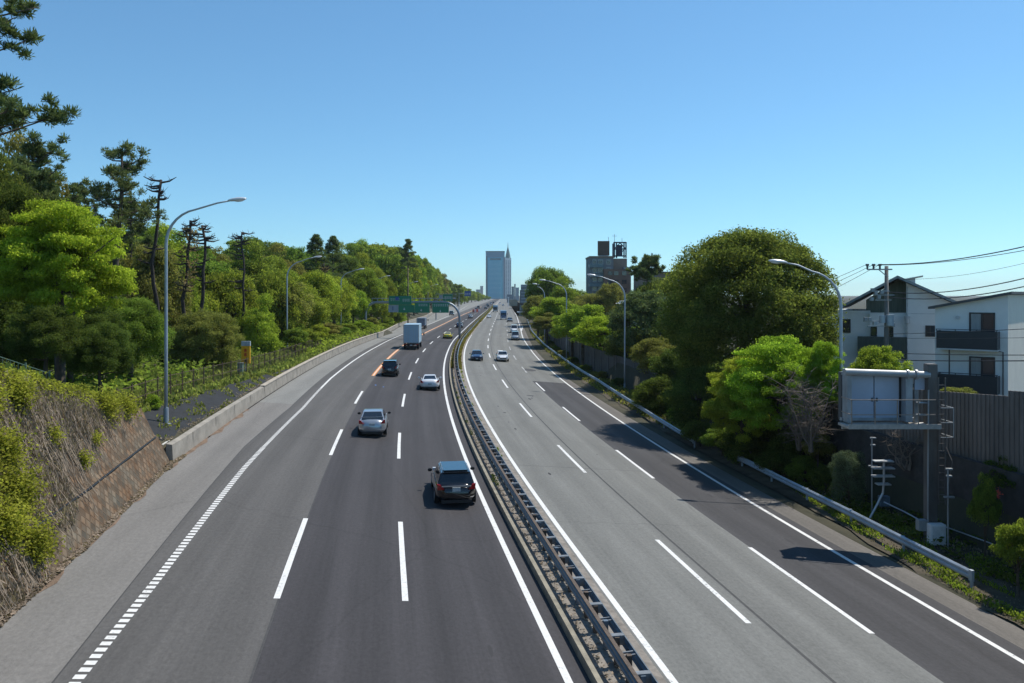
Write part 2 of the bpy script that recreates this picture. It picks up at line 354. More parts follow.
def d7(s): return float(np.interp(s, [0, 20, 50, 80, 110, 150, 180, 224, 345], [10.55, 10.6, 11.0, 11.4, 11.7, 11.7, 11.3, 11.6, 12.5]))
sl_ = [s for s in sr if s < 1600]
lines('lane_marking', [line('', d3, sl_, .20), line('', d4, sl_, .20), line('', d7, [s for s in sl_ if s < 420], .2)], paint)
L = [line('', d0, [72]+[s for s in sl_ if 72 < s < 700], .18)]
q = -20.0
while q < 72: L.append(line('', d0, [q, q+.2], .24 if q < 45 else .20)); q += .33
lines('lane_marking', L, paint)
def dash(f, s0, s1, first, per=19.9, ln=8.0, w=.18):
    out = []; q = first-per*4
    while q < s1:
        if q > s0: out.append(line('', f, [q, q+ln*.5, q+ln], w))
        q += per
    return out
lines('lane_marking', dash(d1, -50, 70, 24)+dash(d2, -50, 460, 24)+dash(d5, -50, 460, 22.8)+dash(d6, -50, 100, 22.2), paint)
lines('lane_marking', dash(d6, 100, 260, 22.2), paintw)
lines('lane_marking', [line('', lambda s: d1(s), [s for s in sl_ if 84 <= s < 620], .34)], orange)
lines('lane_marking', [line('', lambda s: d1(s), [s for s in sl_ if 84 <= s < 620], .09, dz=.008)], paint)
# on-ramp line and its merging nose
lines('lane_marking', [line('', lambda s: float(np.interp(s, [205, 225, 335], [11.6, 12.3, 18.0])), [205, 215, 225, 250, 280, 310, 335], .3),
                       line('', 6.0, [138, 139], .9)], paint)

# dark marks: joints and patches on the carriageway
patch = asphalt('asphalt_patch', (.058, .057, .058), .1)
def patchq(dc, sc, w, l):
    vs = []; 
    for i in range(14):
        a = 2*math.pi*i/14; vs.append(tuple(pt(sc+l*math.sin(a)*random.uniform(.7, 1), dc+w*math.cos(a)*random.uniform(.8, 1), .003)))
    return vs, [tuple(range(14))]
lines('road_patch', [patchq(5.6, 77, .45, .5), patchq(8.6, 106, 1.0, 2.0)], patch)
lines('road_seam', [line('', -9.86, [s for s in sr if s < 240], .05, dz=.002), line('', lambda s: seamL(s), [s for s in sr if s < 240], .035, dz=.002), line('', lambda s: d5(s)+.55, [s for s in sr if s < 300], .10, dz=.002)], M_('tar_seam', (.045, .045, .045), .8, nscale=6, amount=.3))
rq = random.Random(12); oil = asphalt('asphalt_oil', (.036, .035, .037), .1); L = []
for c in (-8.1, -4.4, 1.9, 5.5, 9.2):
    for i in range(7): L.append(patchq(c+rq.uniform(-.35, .35), rq.uniform(16, 110), rq.uniform(.04, .16), rq.uniform(.08, .5)))
lines('oil_stain', L, oil)
lines('road_seam', [line('', -6.0, [q, q+.05], 7.3, dz=.0022) for q in (57.3, 140.2)]+[line('', 5.3, [q, q+.05], 10.8, dz=.0022) for q in (43.8, 96.4)], bpy.data.materials['tar_seam'])
bluem = M_('road_survey_paint', (.05, .16, .42), .7, amount=0, noise=False)
lines('survey_mark', [patchq(-9.3, 77, .1, .35), patchq(-8.5, 76, .08, .3)], bluem)

# brown dirt along the shoulder edges
dirt = M_('verge_dirt', (.16, .11, .075), .97, nscale=2.2, amount=.45, bump=.8, bscale=22)
strip('dirt_strip', lambda s: [edgeL(s)-.25, edgeL(s)+.12+.22*math.sin(s*1.7)*math.sin(s*.43), ], frange(0, 58, .8), lambda s, d: rz(s, d)+.010, dirt)
strip('verge', lambda s: [edgeR(s)-.15+.25*math.sin(s*.9)*math.sin(s*.31), 13.3 if s < 60 else 14.6, 15.6], frange(8, 110, 1.0), lambda s, d: gh(s, d)+(.06 if d < 13.4 else .05), M_('verge_soil', (.075, .062, .04), .97, nscale=1.5, amount=.5, bump=1, bscale=16))  # soil colour darkened to carry the trees' shade on the verge
#@@SPLIT@@
# ------------------------------------------------------------------ block retaining slope on the left
def face_pt(s, t):          # t 0 foot .. 1 top
    f = foot(s); r = float(rz(s, f)); zt = float(ztop(s)); z = r+.05+(zt-r-.05)*t
    d = f-.45*(z-r)-(.12 if z-r > 1.25 else 0); return pt(s, d, z=z)
def slope_mesh():
    blk = M_('block_slope', (.27, .14, .06), .95, nscale=1.3, amount=.3, bump=.5, bscale=20, col2=(.20, .175, .13))
    t = blk.node_tree; N = t.nodes; Lk = t.links
    uvn = N.new('ShaderNodeUVMap'); mp = N.new('ShaderNodeMapping'); Lk.new(uvn.outputs[0], mp.inputs[0]); mp.inputs['Rotation'].default_value = (0, 0, R_(45)); mp.inputs['Scale'].default_value = (1, 1, 1)
    br = N.new('ShaderNodeTexBrick'); br.offset = 0; br.inputs['Scale'].default_value = 1; br.inputs['Brick Width'].default_value = .30; br.inputs['Row Height'].default_value = .30; br.inputs['Mortar Size'].default_value = .035; br.inputs['Mortar Smooth'].default_value = .35
    Lk.new(mp.outputs[0], br.inputs[0]); br.inputs['Color1'].default_value = (1, 1, 1, 1); br.inputs['Color2'].default_value = (.36, .40, .42, 1); br.inputs['Mortar'].default_value = (.60, .58, .55, 1)
    b = N['Principled BSDF']; old = b.inputs['Base Color'].links[0].from_socket
    mx = N.new('ShaderNodeMixRGB'); mx.blend_type = 'MULTIPLY'; mx.inputs[0].default_value = 1; Lk.new(old, mx.inputs[1]); Lk.new(br.outputs[0], mx.inputs[2]); Lk.new(mx.outputs[0], b.inputs['Base Color'])
    bp = N.new('ShaderNodeBump'); bp.inputs['Strength'].default_value = 1; bp.inputs['Distance'].default_value = .07; Lk.new(br.outputs['Fac'], bp.inputs['Height']); bp.invert = True; Lk.new(bp.outputs[0], b.inputs['Normal'])
    ss = frange(4, 40.3, .5)+[40.3]; ts = [i/24 for i in range(25)]
    vs = []; uv = []
    for s in ss:
        for tt in ts:
            vs.append(tuple(face_pt(s, tt))); uv.append((s, tt*(float(ztop(s))-.8)*1.1))
    n = len(ts); fs = [(i*n+j, i*n+j+1, (i+1)*n+j+1, (i+1)*n+j) for i in range(len(ss)-1) for j in range(n-1)]
    # end return and cap along the top
    b0 = len(vs)
    for tt in ts: p = face_pt(40.3, tt); vs.append((p.x-.35, p.y+.5, p.z)); uv.append((40.9, tt*2.8))
    a0 = (len(ss)-1)*n; fs += [(a0+j, a0+j+1, b0+j+1, b0+j) for j in range(n-1)]
    c0 = len(vs)
    for s in ss:
        p = face_pt(s, 1); q = pt(s, sd(p.x, p.y)[1]-.45, z=p.z+.02); vs.append(tuple(q)); uv.append((s, 9))
    fs += [(i*n+n-1, c0+i, c0+i+1, (i+1)*n+n-1) for i in range(len(ss)-1)]
    me = bpy.data.meshes.new('block_wall'); me.from_pydata(vs, [], fs); ul = me.uv_layers.new(name='UVMap')
    vi = np.empty(len(me.loops), int); me.loops.foreach_get('vertex_index', vi); ul.data.foreach_set('uv', np.array(uv)[vi].ravel())
    return me, blk
wt = thing('retaining_slope', 'leaning brown block retaining wall with dry vines at the left road edge', 'retaining wall', tuple(pt(30, -16.5)))
me, blk = slope_mesh(); me.transform(Matrix.Translation(-wt.location)); linkobj('block_face', me, blk, wt)
b = MB(wt.location)    # black tube drawing the dark groove line along the ledge
def ledge(s): r = float(rz(s, foot(s))); return pt(s, foot(s)-.45*1.2-.02, z=r+1.3)
b.tube([ledge(s) for s in frange(10, 40.4, 1.0)], .035, 6); b.build('ledge_groove_line', blackp, wt)
w2 = MB(wt.location); p = face_pt(40.4, .75)
w2.box(pt(41.3, -18.0, .75), (.9, 1.2, .08), ang(41)); w2.build('drain_slab', M_('white_concrete', (.55, .54, .5), .9, nscale=3), wt)

# low concrete wall beyond it
def bigwall(name, label, cat, mat, prof, ss, parts=None, org=None):
    o = thing(name, label, cat, tuple(org or pt(ss[0], (prof(ss[0]) if callable(prof) else prof)[0][0])))
    m = MB(o.location); m.sweep(prof, ss); m.build(parts or 'wall_body', mat, o); return o
def lw(s): e = edgeL(s) if s < 190 else edgeL(s)-.1; return [(e-.08, 0), (e-.12, .82), (e-.40, .86), (e-.42, -.1)]
wl = bigwall('concrete_wall', 'low weathered concrete wall along the far left edge of the road', 'wall', concrete, lw, frange(40.5, 160, 1.5)+frange(160, 600, 10))
m = MB(wl.location); 
def lwcap(s): e = edgeL(s) if s < 190 else edgeL(s)-.1; return [(e-.08, .862), (e-.08, .93), (e-.44, .93), (e-.44, .862)]
m.sweep(lwcap, frange(64, 160, 1.5)+frange(160, 600, 10)); m.build('coping', M_('coping_concrete', (.38, .34, .28), .9, nscale=2, amount=.3), wl)
m = MB(wl.location)
for s in frange(44, 200, 5.0): m.box(pt(s, edgeL(s)-.098, .44), (.012, .03, .8), ang(s))
m.build('wall_joints', blackp, wl)

# black weed sheet on the bank behind the wall
def sheetd(s): return float(np.interp(s, [41, 50, 60, 68, 80], [-20.3, -20.0, -19.3, -18.7, -17.7]))+.14*math.sin(s*1.9)*math.sin(s*.53)
def fenced(s): return float(np.interp(s, [43, 50, 60, 68, 80, 104], [-20.6, -20.4, -19.7, -19.1, -18.7, -18.5]))
sheet = M_('weed_sheet', (.014, .016, .019), .9, nscale=2, amount=.35, bump=.5, bscale=5)
strip('weed_sheet', lambda s: [-17.35+(sheetd(s)+17.35)*k/5 for k in range(6)], frange(41.5, 80, .7), lambda s, d: gh(s, d)+.06+.03*math.sin(s*2.3+d*3), sheet)

# post-and-mesh fence at the top of that bank
def net(mb, P, Q, z0, z1, step=.35, r=.006):
    n = int((Q-P).length/step)
    for i in range(n+1):
        a = P.lerp(Q, i/max(n, 1)); mb.bar(a+Vector((0, 0, z0)), a+Vector((0, 0, z1)), r*2)
fl = thing('mesh_fence', 'thin brown post and wire fence behind the black bank sheet', 'fence', tuple(gp(44, -20.6)))
bm_ = M_('fence_brown', (.10, .065, .045), .7, nscale=3, amount=.2); posts = frange(43.5, 104, 2.0); prev = None
for s in posts:
    p = gp(s, fenced(s)); m = MB(fl.location); m.box(p+Vector((0, 0, .8)), (.06, .06, 1.65), ang(s)); m.build('post', bm_, fl)
m = MB(fl.location)
for a, c in zip(posts, posts[1:]):
    p, q = gp(a, fenced(a)), gp(c, fenced(c))
    for z in (.15, .8, 1.5): m.bar(p+Vector((0, 0, z)), q+Vector((0, 0, z)), .028)
    net(m, p, q, .1, 1.5, .22, .006)
m.build('wire_mesh', bm_, fl)
fl2 = thing('green_net_fence', 'pale green net fence standing under the trees above the vine slope', 'fence', tuple(gp(22, -22)))
gn = M_('fence_green', (.09, .16, .12), .7, nscale=3, amount=.2)
pp = frange(16, 40, 2.2)
for s in pp:
    m = MB(fl2.location); p = gp(s, -21.5); m.box(p+Vector((0, 0, .7)), (.06, .06, 1.5), ang(s)); m.build('post', gn, fl2)
m = MB(fl2.location)
for a, c in zip(pp, pp[1:]):
    p, q = gp(a, -21.5), gp(c, -21.5)
    for z in (.1, .7, 1.35): m.bar(p+Vector((0, 0, z)), q+Vector((0, 0, z)), .025)
    net(m, p, q, .1, 1.35, .3, .006)
m.build('wire_mesh', gn, fl2)

# ------------------------------------------------------------------ median: kerb, ground litter, twin-beam guardrail
kb = MB(pt(20, -2.0)); kb.sweep([(-2.08, 0), (-2.06, .24), (-1.92, .24), (-1.90, 0)], frange(-50, 260, 2.5)+frange(260, 900, 20))
tag(kb.build('kerb', M_('kerb_concrete', (.24, .22, .17), .9, nscale=3, amount=.35)), 'low raised concrete kerb on the left side of the central guardrail', 'kerb')
def wbeam(d, z, face):      # W section, face = +1 bulges to the right
    pr = [(0, 0), (.055, .05), (.055, .11), (.0, .155), (.055, .20), (.055, .26), (0, .31)]
    out = [(d+face*a, z+b_) for a, b_ in pr]; return out+[(d+face*(a-.012), z+b_) for a, b_ in reversed(pr)]
gr = thing('central_guardrail', 'rusty dark steel twin-beam guardrail down the middle of the motorway', 'guardrail', tuple(pt(20, -1.0)))
sg = frange(-30, 160, 2.0)+frange(160, 560, 10)
m = MB(gr.location); m.sweep(wbeam(-1.43, .46, -1), sg); m.build('beam', railm, gr)
m = MB(gr.location); m.sweep(wbeam(-1.0, .46, 1), sg); m.build('beam', railm, gr)
m = MB(gr.location); m.sweep([(-1.47, .775), (-1.47, .80), (-1.36, .80), (-1.36, .775)], sg); m.build('top_rail', rust, gr)
plates = M_('spacer_plate', (.20, .215, .225), .5, .3, nscale=4, amount=.35)
posts_m = MB(gr.location); pl_m = MB(gr.location); cr_m = MB(gr.location)
q = 12.0; k = 0
while q < 124:
    m = MB(gr.location); m.box(pt(q, -1.21, .35), (.12, .12, .8), ang(q)); m.build('post', rust if k % 3 else railm, gr)
    if k % 2 == 0:
        m = MB(gr.location); m.box(pt(q, -1.21, .66), (.40, .03, .24), ang(q)); m.box(pt(q+.07, -1.21, .77), (.39, .15, .018), ang(q)); m.build('spacer', plates, gr)
    else:
        for e in (.05, .22): cr_m.bar(pt(q+e, -1.40, .68), pt(q+e+.03, -1.03, .72), .04)
    q += 1.0 if q < 64 else 2.0; k += 1
while q < 420: posts_m.box(pt(q, -1.21, .38), (.14, .14, .76), ang(q)); q += 4
tag(posts_m.build('post', rust, gr), kind='stuff'); tag(cr_m.build('tie_bar', plates, gr), kind='stuff')
def scatter(name, pts, size, mat, seed=1, up=.3, label=None, cat=None, kind='stuff', aspect=1.0, parent=None, group=None, tall=False):
    """leaf-sized quads at the given points (n,3)"""
    r = np.random.default_rng(seed); n = len(pts)
    c = np.asarray(pts, float); nr = r.normal(size=(n, 3)); nr /= np.linalg.norm(nr, axis=1)[:, None]
    if tall: nr[:, 2] *= .2
    else: nr[:, 2] = np.abs(nr[:, 2])+up
    nr /= np.linalg.norm(nr, axis=1)[:, None]
    a = np.cross(nr, r.normal(size=(n, 3))); 
    if tall: a = np.tile([[0, 0, 1.0]], (n, 1))+r.normal(size=(n, 3))*.35
    a /= np.linalg.norm(a, axis=1)[:, None]; b = np.cross(nr, a); b /= np.linalg.norm(b, axis=1)[:, None]
    sz = (np.asarray(size)*r.uniform(.6, 1.35, n))[:, None]*.5
    V_ = np.stack([c-a*sz, c-b*sz*aspect*.6+a*sz*.1, c+a*sz, c+b*sz*aspect*.6+a*sz*.1], 1).reshape(-1, 3)
    me = bpy.data.meshes.new(name); me.vertices.add(4*n); me.vertices.foreach_set('co', V_.astype(np.float32).ravel())
    me.loops.add(4*n); me.loops.foreach_set('vertex_index', np.arange(4*n, dtype=np.int32))
    me.polygons.add(n); me.polygons.foreach_set('loop_start', np.arange(0, 4*n, 4, dtype=np.int32)); 
    me.update(calc_edges=True); me.validate()
    o = linkobj(name, me, mat, parent)
    if label: tag(o, label, cat, group)
    if kind: o['kind'] = kind
    return o
def ptsd(s, d, z, jit=0):
    return np.array([tuple(gp(a, b_, c)) for a, b_, c in zip(s, d, z)])
# litter and soil crumbs in the median, weeds, and the grass strip further on
r = np.random.default_rng(3); n = 6500
s_ = r.uniform(14, 110, n); d_ = np.where(r.random(n) < .6, r.normal(-1.2, .12, n), r.normal(-1.62, .09, n)); 
P = np.array([tuple(pt(a, b_, abs(c)*.06+.02)) for a, b_, c in zip(s_, d_, r.normal(size=n))])
scatter('median_debris', P, .09, LM['dry'], 4, up=1.2)
n = 26000; s_ = 100+(r.random(n)**1.6)*560; d_ = r.uniform(-1.95, -.5, n); P = np.array([tuple(pt(a, b_, c)) for a, b_, c in zip(s_, d_, r.uniform(.05, .5, n)*np.clip((s_-90)/60, .3, 1.2))])
scatter('median_grass', P, np.where(s_ > 250, .5, .3), leafmat('leaf_median', (.13, .12, .03), (.24, .21, .07), .35), 5, tall=True)
n = 500; cl = r.uniform(20, 104, 26); i = r.integers(0, 26, n); s_ = cl[i]+r.normal(0, .18, n); d_ = np.where(i % 3 == 0, -1.65, -.6)+r.normal(0, .06, n); P = np.array([tuple(pt(a, b_, abs(c))) for a, b_, c in zip(s_, d_, r.normal(.08, .08, n))])
scatter('median_weeds', P, .14, LM['grass'], 6, tall=True)

# ------------------------------------------------------------------ right hand guardrails
def side_rail(name, label, s0, s1, drail, far=None):
    o = thing(name, label, 'guardrail', tuple(pt(s0, drail(s0))), group=None)
    ss = frange(s0, s1, 1.0)+[s1]
    pr = [(0, 0), (-.06, .06), (-.06, .13), (-.01, .175), (-.06, .22), (-.06, .29), (0, .35)]
    f = lambda s: [(drail(s)+a, .42+b_) for a, b_ in pr]+[(drail(s)+a+.012, .42+b_) for a, b_ in reversed(pr)]
    m = MB(o.location); m.sweep(f, ss); m.build('beam', railw, o)
    q = s0+.15
    while q < s1:
        m = MB(o.location); m.cyl(pt(q, drail(q)+.10, -.3), pt(q, drail(q)+.10, .74), .06, n=8); m.build('post', railw, o); q += 4 if s1 < 90 else 8
    for q in (s0, s1):
        m = MB(o.location); m.box(pt(q, drail(q)-.03, .595), (.10, .16, .38), ang(q)); m.build('end_cap', railw, o)
    return o
def dr(s): return float(np.interp(s, [20, 26, 34, 46, 52, 69, 90, 126, 196, 278], [13.35, 13.42, 13.8, 14.0, 13.3, 14.2, 15.0, 15.2, 13.9, 15.0]))
side_rail('guardrail', 'nearer grey guardrail on the right, ending beside the sign gantry post', 25.8, 46.2, dr)
side_rail('guardrail', 'long grey guardrail further along the right verge below the concrete noise wall', 52, 270, dr)

# concrete noise wall on the right (posts and slabs)
def dn(s): return float(np.interp(s, [56, 70, 88, 110, 150, 190, 260], [18.2, 17.9, 17.6, 16.9, 16.9, 16.9, 18.5]))
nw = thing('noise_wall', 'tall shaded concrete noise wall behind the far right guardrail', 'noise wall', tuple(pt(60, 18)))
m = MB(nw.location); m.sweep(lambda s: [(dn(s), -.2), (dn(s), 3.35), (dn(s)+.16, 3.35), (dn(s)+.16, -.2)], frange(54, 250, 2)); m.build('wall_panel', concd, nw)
q = 56
while q < 250:
    m = MB(nw.location); m.box(pt(q, dn(q)-.04, 1.65), (.10, .22, 3.5), ang(q)); m.build('post', M_('wall_post', (.13, .13, .13), .9, nscale=2) if q == 56 else bpy.data.materials['wall_post'], nw); q += 4
# corrugated barrier by the houses
nb = thing('panel_barrier', 'grey ribbed panel fence in front of the white houses on the right', 'fence', tuple(gp(30, 19.5)))
rib = M_('ribbed_panel', (.18, .155, .135), .8, nscale=1.2, amount=.3, stretch=(1, 1, .3), bump=.2)
ztopb = lambda s: 5.0-.07*(s-26)
for a, c, up in ((10, 28.6, .22), (28.8, 62, 0)):
    m = MB(nb.location); q = a
    while q < c:
        z0 = 1.6; z1 = ztopb(q)+up
        m.box(pt(q, 17.35, z=(z0+z1)/2), (.05, .235, z1-z0), ang(q)); m.box(pt(q+.12, 17.31, z=(z0+z1)/2), (.06, .04, z1-z0-.01), ang(q)); q += .24
    m.build('panel', rib, nb)
m = MB(nb.location)
for z in (2.0, 3.9):
    m.sweep([(17.39, z+1.6), (17.45, z+1.6), (17.45, z+1.68), (17.39, z+1.68)], frange(10, 62, 2))
m.build('rail', rib, nb)
# retaining wall under it (dark, overgrown)
rw = MB(pt(30, 16)); 
def rwp(s): zz = float(gh(s, 19.2)); r0 = float(rz(s, 15)); return [(16.75, -.1), (16.95, 3.6), (17.25, 3.6), (17.25, -.3)]
rw.sweep(rwp, frange(8, 62, 2)); tag(rw.build('stone_wall', M_('dark_wall', (.055, .05, .046), .95, nscale=1.4, amount=.4, bump=.6)), 'dark overgrown wall behind the gantry post below the ribbed fence', 'retaining wall')
# concrete gutter behind the near rail
gt = MB(pt(30, 14.3)); gt.sweep([(14.35, .05), (14.35, .14), (14.58, .14), (14.58, .05)], frange(14, 45, 1))
tag(gt.build('gutter', M_('gutter_concrete', (.42, .41, .38), .9, nscale=4, amount=.3)), 'narrow pale concrete drain edge running behind the near guardrail', 'gutter')

# ------------------------------------------------------------------ street lamps
def lamp_post(X, Y, zb, zt, reach, dirx, label, scale=1):
    o = thing('street_lamp', label, 'street lamp', (X, Y, zb), group='tall curved lamp posts along the motorway')
    h = zt-zb; rad = 1.9
    P = [(0, 0, 0), (0, 0, h*.3), (0, 0, h-rad-.5)]
    for i in range(1, 8):
        a = i/7*R_(80); P.append((dirx*rad*(1-math.cos(a)), 0, h-rad-.5+rad*math.sin(a)))
    P += [(dirx*(reach-1.0), 0, h-.18), (dirx*(reach-.3), 0, h-.05)]
    n = len(P); R0 = [.095+(.04-.095)*i/(n-1) for i in range(n)]
    m = MB(); m.tube(P, R0, 10); m.build('pole', polem, o, True)
    m = MB(); m.cyl((0, 0, 0), (0, 0, .9), .14, .13, 12); m.box((0, 0, .03), (.4, .4, .05)); m.build('base_sleeve', polem, o)
    bmh = bmesh.new(); bmesh.ops.create_uvsphere(bmh, u_segments=16, v_segments=10, radius=1)
    for v in bmh.verts: v.co = Vector((v.co.x*.48*(1 if v.co.x*dirx > 0 else 1.2), v.co.y*.17, v.co.z*(.13 if v.co.z > 0 else .07)))
    me = bpy.data.meshes.new('lamp_head'); bmh.to_mesh(me); bmh.free(); hd = linkobj('lamp_head', me, M_('lamp_head_grey', (.62, .64, .66), .35, .2, amount=.05) if 'lamp_head_grey' not in bpy.data.materials else bpy.data.materials['lamp_head_grey'], o, True)
    hd.location = (dirx*(reach+.1), 0, h); hd.rotation_euler = (0, -dirx*R_(6), 0)
    bmh = bmesh.new(); bmesh.ops.create_uvsphere(bmh, u_segments=12, v_segments=8, radius=1)
    for v in bmh.verts: v.co = Vector((v.co.x*.3, v.co.y*.13, v.co.z*.09 if v.co.z < 0 else 0))
    me = bpy.data.meshes.new('lens'); bmh.to_mesh(me); bmh.free(); ln = linkobj('lens', me, ledw, hd, True); ln.location = (dirx*.08, 0, -.03)
    return o
names = ['tallest, nearest curved lamp post left of the motorway, beside the vine wall', 'second curved lamp post on the left, beyond the orange sign', 'third curved lamp post on the left side, against the green trees', 'fourth curved lamp post on the left, beside the green sign gantry']
for (u, Y, zt, hu), lb in zip([(166, 42.6, 13.9, 236), (287, 92, 13.2, 317), (341, 138, 13.3, 361), (374, 188, 13.3, 388)], names):
    X = U(u, Y); lamp_post(X, Y, gxy(X, Y)-.05, zt, U(hu, Y)-X, 1, lb)
names = ['nearest right-hand curved lamp post standing behind the blue-grey gantry panels', 'second curved lamp post on the right, at the noise wall', 'third curved lamp post on the right, before the light green trees', 'fourth and smallest curved lamp post on the right side']
for (u, Y, zt, hu), lb in zip([(841, 43, 10.6, 779), (624.8, 86, 10.95, 592), (566.5, 122, 11.1, 543), (544.5, 165, 11.1, 535)], names):
    X = U(u, Y); s, d = sd(X, Y); lamp_post(X, Y, float(rz(s, d))-.05, zt, X-U(hu, Y), -1, lb)
for u, Y, h in ((405, 250, 13), (428, 320, 13)):
    X = U(u, Y); lamp_post(X, Y, gxy(X, Y), h, 3.5, 1, 'small distant lamp post beyond the green sign gantry, %s' % ('nearer one' if Y == 250 else 'farther one'))

# ------------------------------------------------------------------ near equipment gantry (back of a sign) on the right
GX, GY = 17.35, 33.0
g = thing('sign_gantry', 'steel side gantry with blue-grey panel doors, catwalk and ladder at right', 'sign gantry', (GX, GY, -1.7))
gm = M_('gantry_steel', (.33, .35, .36), .6, .3, nscale=1.6, amount=.3, stretch=(1, 1, .4)); gd_ = M_('gantry_dark', (.07, .075, .08), .6, .2, nscale=3); pan = M_('panel_blue_grey', (.40, .47, .58), .45, .1, nscale=1, amount=.08)
railr = M_('catwalk_rail', (.33, .27, .22), .6, .2, nscale=6, amount=.3)
rz_ = -1.7
def G(name, mat, parent=g): pass
m = MB(g.location); m.box((GX, GY, (rz_+5.95)/2), (.40, .40, 5.95-rz_)); m.build('post', M_('post_steel', (.13, .12, .11), .7, .2, nscale=1.5, amount=.35, stretch=(1, 1, .3)), g, bevel=.02)
m = MB(g.location); m.box((GX, GY, rz_+.05), (.8, .8, .1)); m.build('base_plate', gm, g)
m = MB(g.location); m.cyl((13.75, GY-.1, 5.62), (GX-.1, GY-.1, 5.50), .14, n=14); m.cyl((GX-.7, GY-.1, 5.51), (GX-.62, GY-.1, 5.51), .21, n=14); m.cyl((GX-1.05, GY-.1, 5.53), (GX-.97, GY-.1, 5.53), .19, n=14); m.build('top_tube', M_('tube_light', (.36, .37, .37), .45, .3, nscale=3, amount=.12), g)
fr = MB(g.location)
fr.box((13.95, GY+.15, 4.62), (.18, .5, 2.2)); fr.box((15.5, GY+.35, 5.52), (3.3, .35, .14)); fr.box((16.42, GY+.1, 4.55), (.28, .4, 2.0)); fr.box((15.4, GY+.42, 3.6), (3.2, .2, .12)); fr.box((16.85, GY+.2, 4.5), (.16, .1, 2.0)); fr.build('frame', gm, g)
m = MB(g.location); m.box((15.35, GY+.62, 4.55), (3.0, .32, 2.0)); m.build('cabinet_back', gd_, g)
for i in (0, 1):
    x0 = 14.12+i*1.06
    m = MB(g.location); m.box((x0+.52, GY+.38, 4.50), (1.02, .05, 1.82)); dd = m.build('panel_door', pan, g)
    m = MB(g.location); m.box((x0+(.96 if i == 0 else .10), GY+.335, 4.42), (.05, .05, .16)); m.build('handle', gd_, dd).matrix_parent_inverse = Matrix()
m = MB(g.location); m.box((15.5, GY-.22, 3.42), (3.7, 1.1, .10)); m.box((15.5, GY-.78, 3.47), (3.75, .05, .2)); m.box((15.5, GY+.3, 3.30), (3.4, .12, .2)); m.build('catwalk', M_('catwalk_pale', (.42, .40, .36), .6, .2, nscale=5, amount=.25), g)
m = MB(g.location)
for z in (3.95, 4.55): m.bar((13.75, GY-.78, z), (GX-.2, GY-.78, z), .035); m.bar((13.75, GY-.78, z), (13.75, GY+.2, z), .035)
for x in (13.75, 14.7, 15.6, 16.45): m.bar((x, GY-.78, 3.45), (x, GY-.78, 4.55), .035)
m.build('railing', railr, g)
for z in (4.35, 3.85): m = MB(g.location); m.box((16.95, GY-.1, z), (.42, .3, .03)); m.build('bracket', gm, g)
m = MB(g.location); m.box((16.95, GY+.1, 5.1), (.42, .03, .48)); m.build('small_plate', pan, g)
lad = MB(g.location)
for e in (.16, .44): lad.bar((GX+e, GY-.32, .2), (GX+e, GY-.32, 5.4), .04)
for i in range(17): lad.bar((GX+.16, GY-.32, .3+i*.3), (GX+.44, GY-.32, .3+i*.3), .025)
lad.bar((GX+.44, GY-.32, 2.6), (GX+.58, GY-.6, 2.0), .03); lad.bar((GX+.58, GY-.6, 2.0), (GX+.42, GY-.34, .2), .03); lad.build('ladder', M_('ladder_steel', (.13, .12, .11), .7, .2), g)
cg = MB(g.location)
for z in (3.0, 3.6, 4.2):
    cg.bar((GX+.1, GY-.6, z), (GX+.62, GY-.6, z), .03); cg.bar((GX+.62, GY-.6, z), (GX+.62, GY+.3, z), .03)
cg.bar((GX+.62, GY-.6, 3.0), (GX+.62, GY-.6, 4.2), .03); cg.build('ladder_cage', M_('cage_pale', (.42, .42, .40), .5, .2), g)
m = MB(g.location); m.box((GX+.02, GY-.42, -.98), (.62, .35, .84)); cb = m.build('control_box', white, g, bevel=.015)
m = MB(g.location); m.box((GX+.02, GY-.61, -.98), (.50, .02, .72)); m.box((GX+.24, GY-.63, -1.0), (.04, .03, .1)); m.build('box_door', M_('box_door', (.68, .69, .69), .4), cb)
m = MB(g.location); m.box((GX-.42, GY-.1, -.7), (.36, .3, .44)); m.build('junction_box', gm, g, bevel=.01)
m = MB(g.location); m.tube([(GX-.26, GY-.3, -1.2), (GX-.26, GY-.3, 1.5), (GX-.24, GY-.3, 4.9)], .03, 6); m.tube([(GX+.1, GY-.3, -1.6), (GX+.12, GY-.4, -1.3)], .03, 6); m.build('conduit', gm, g)

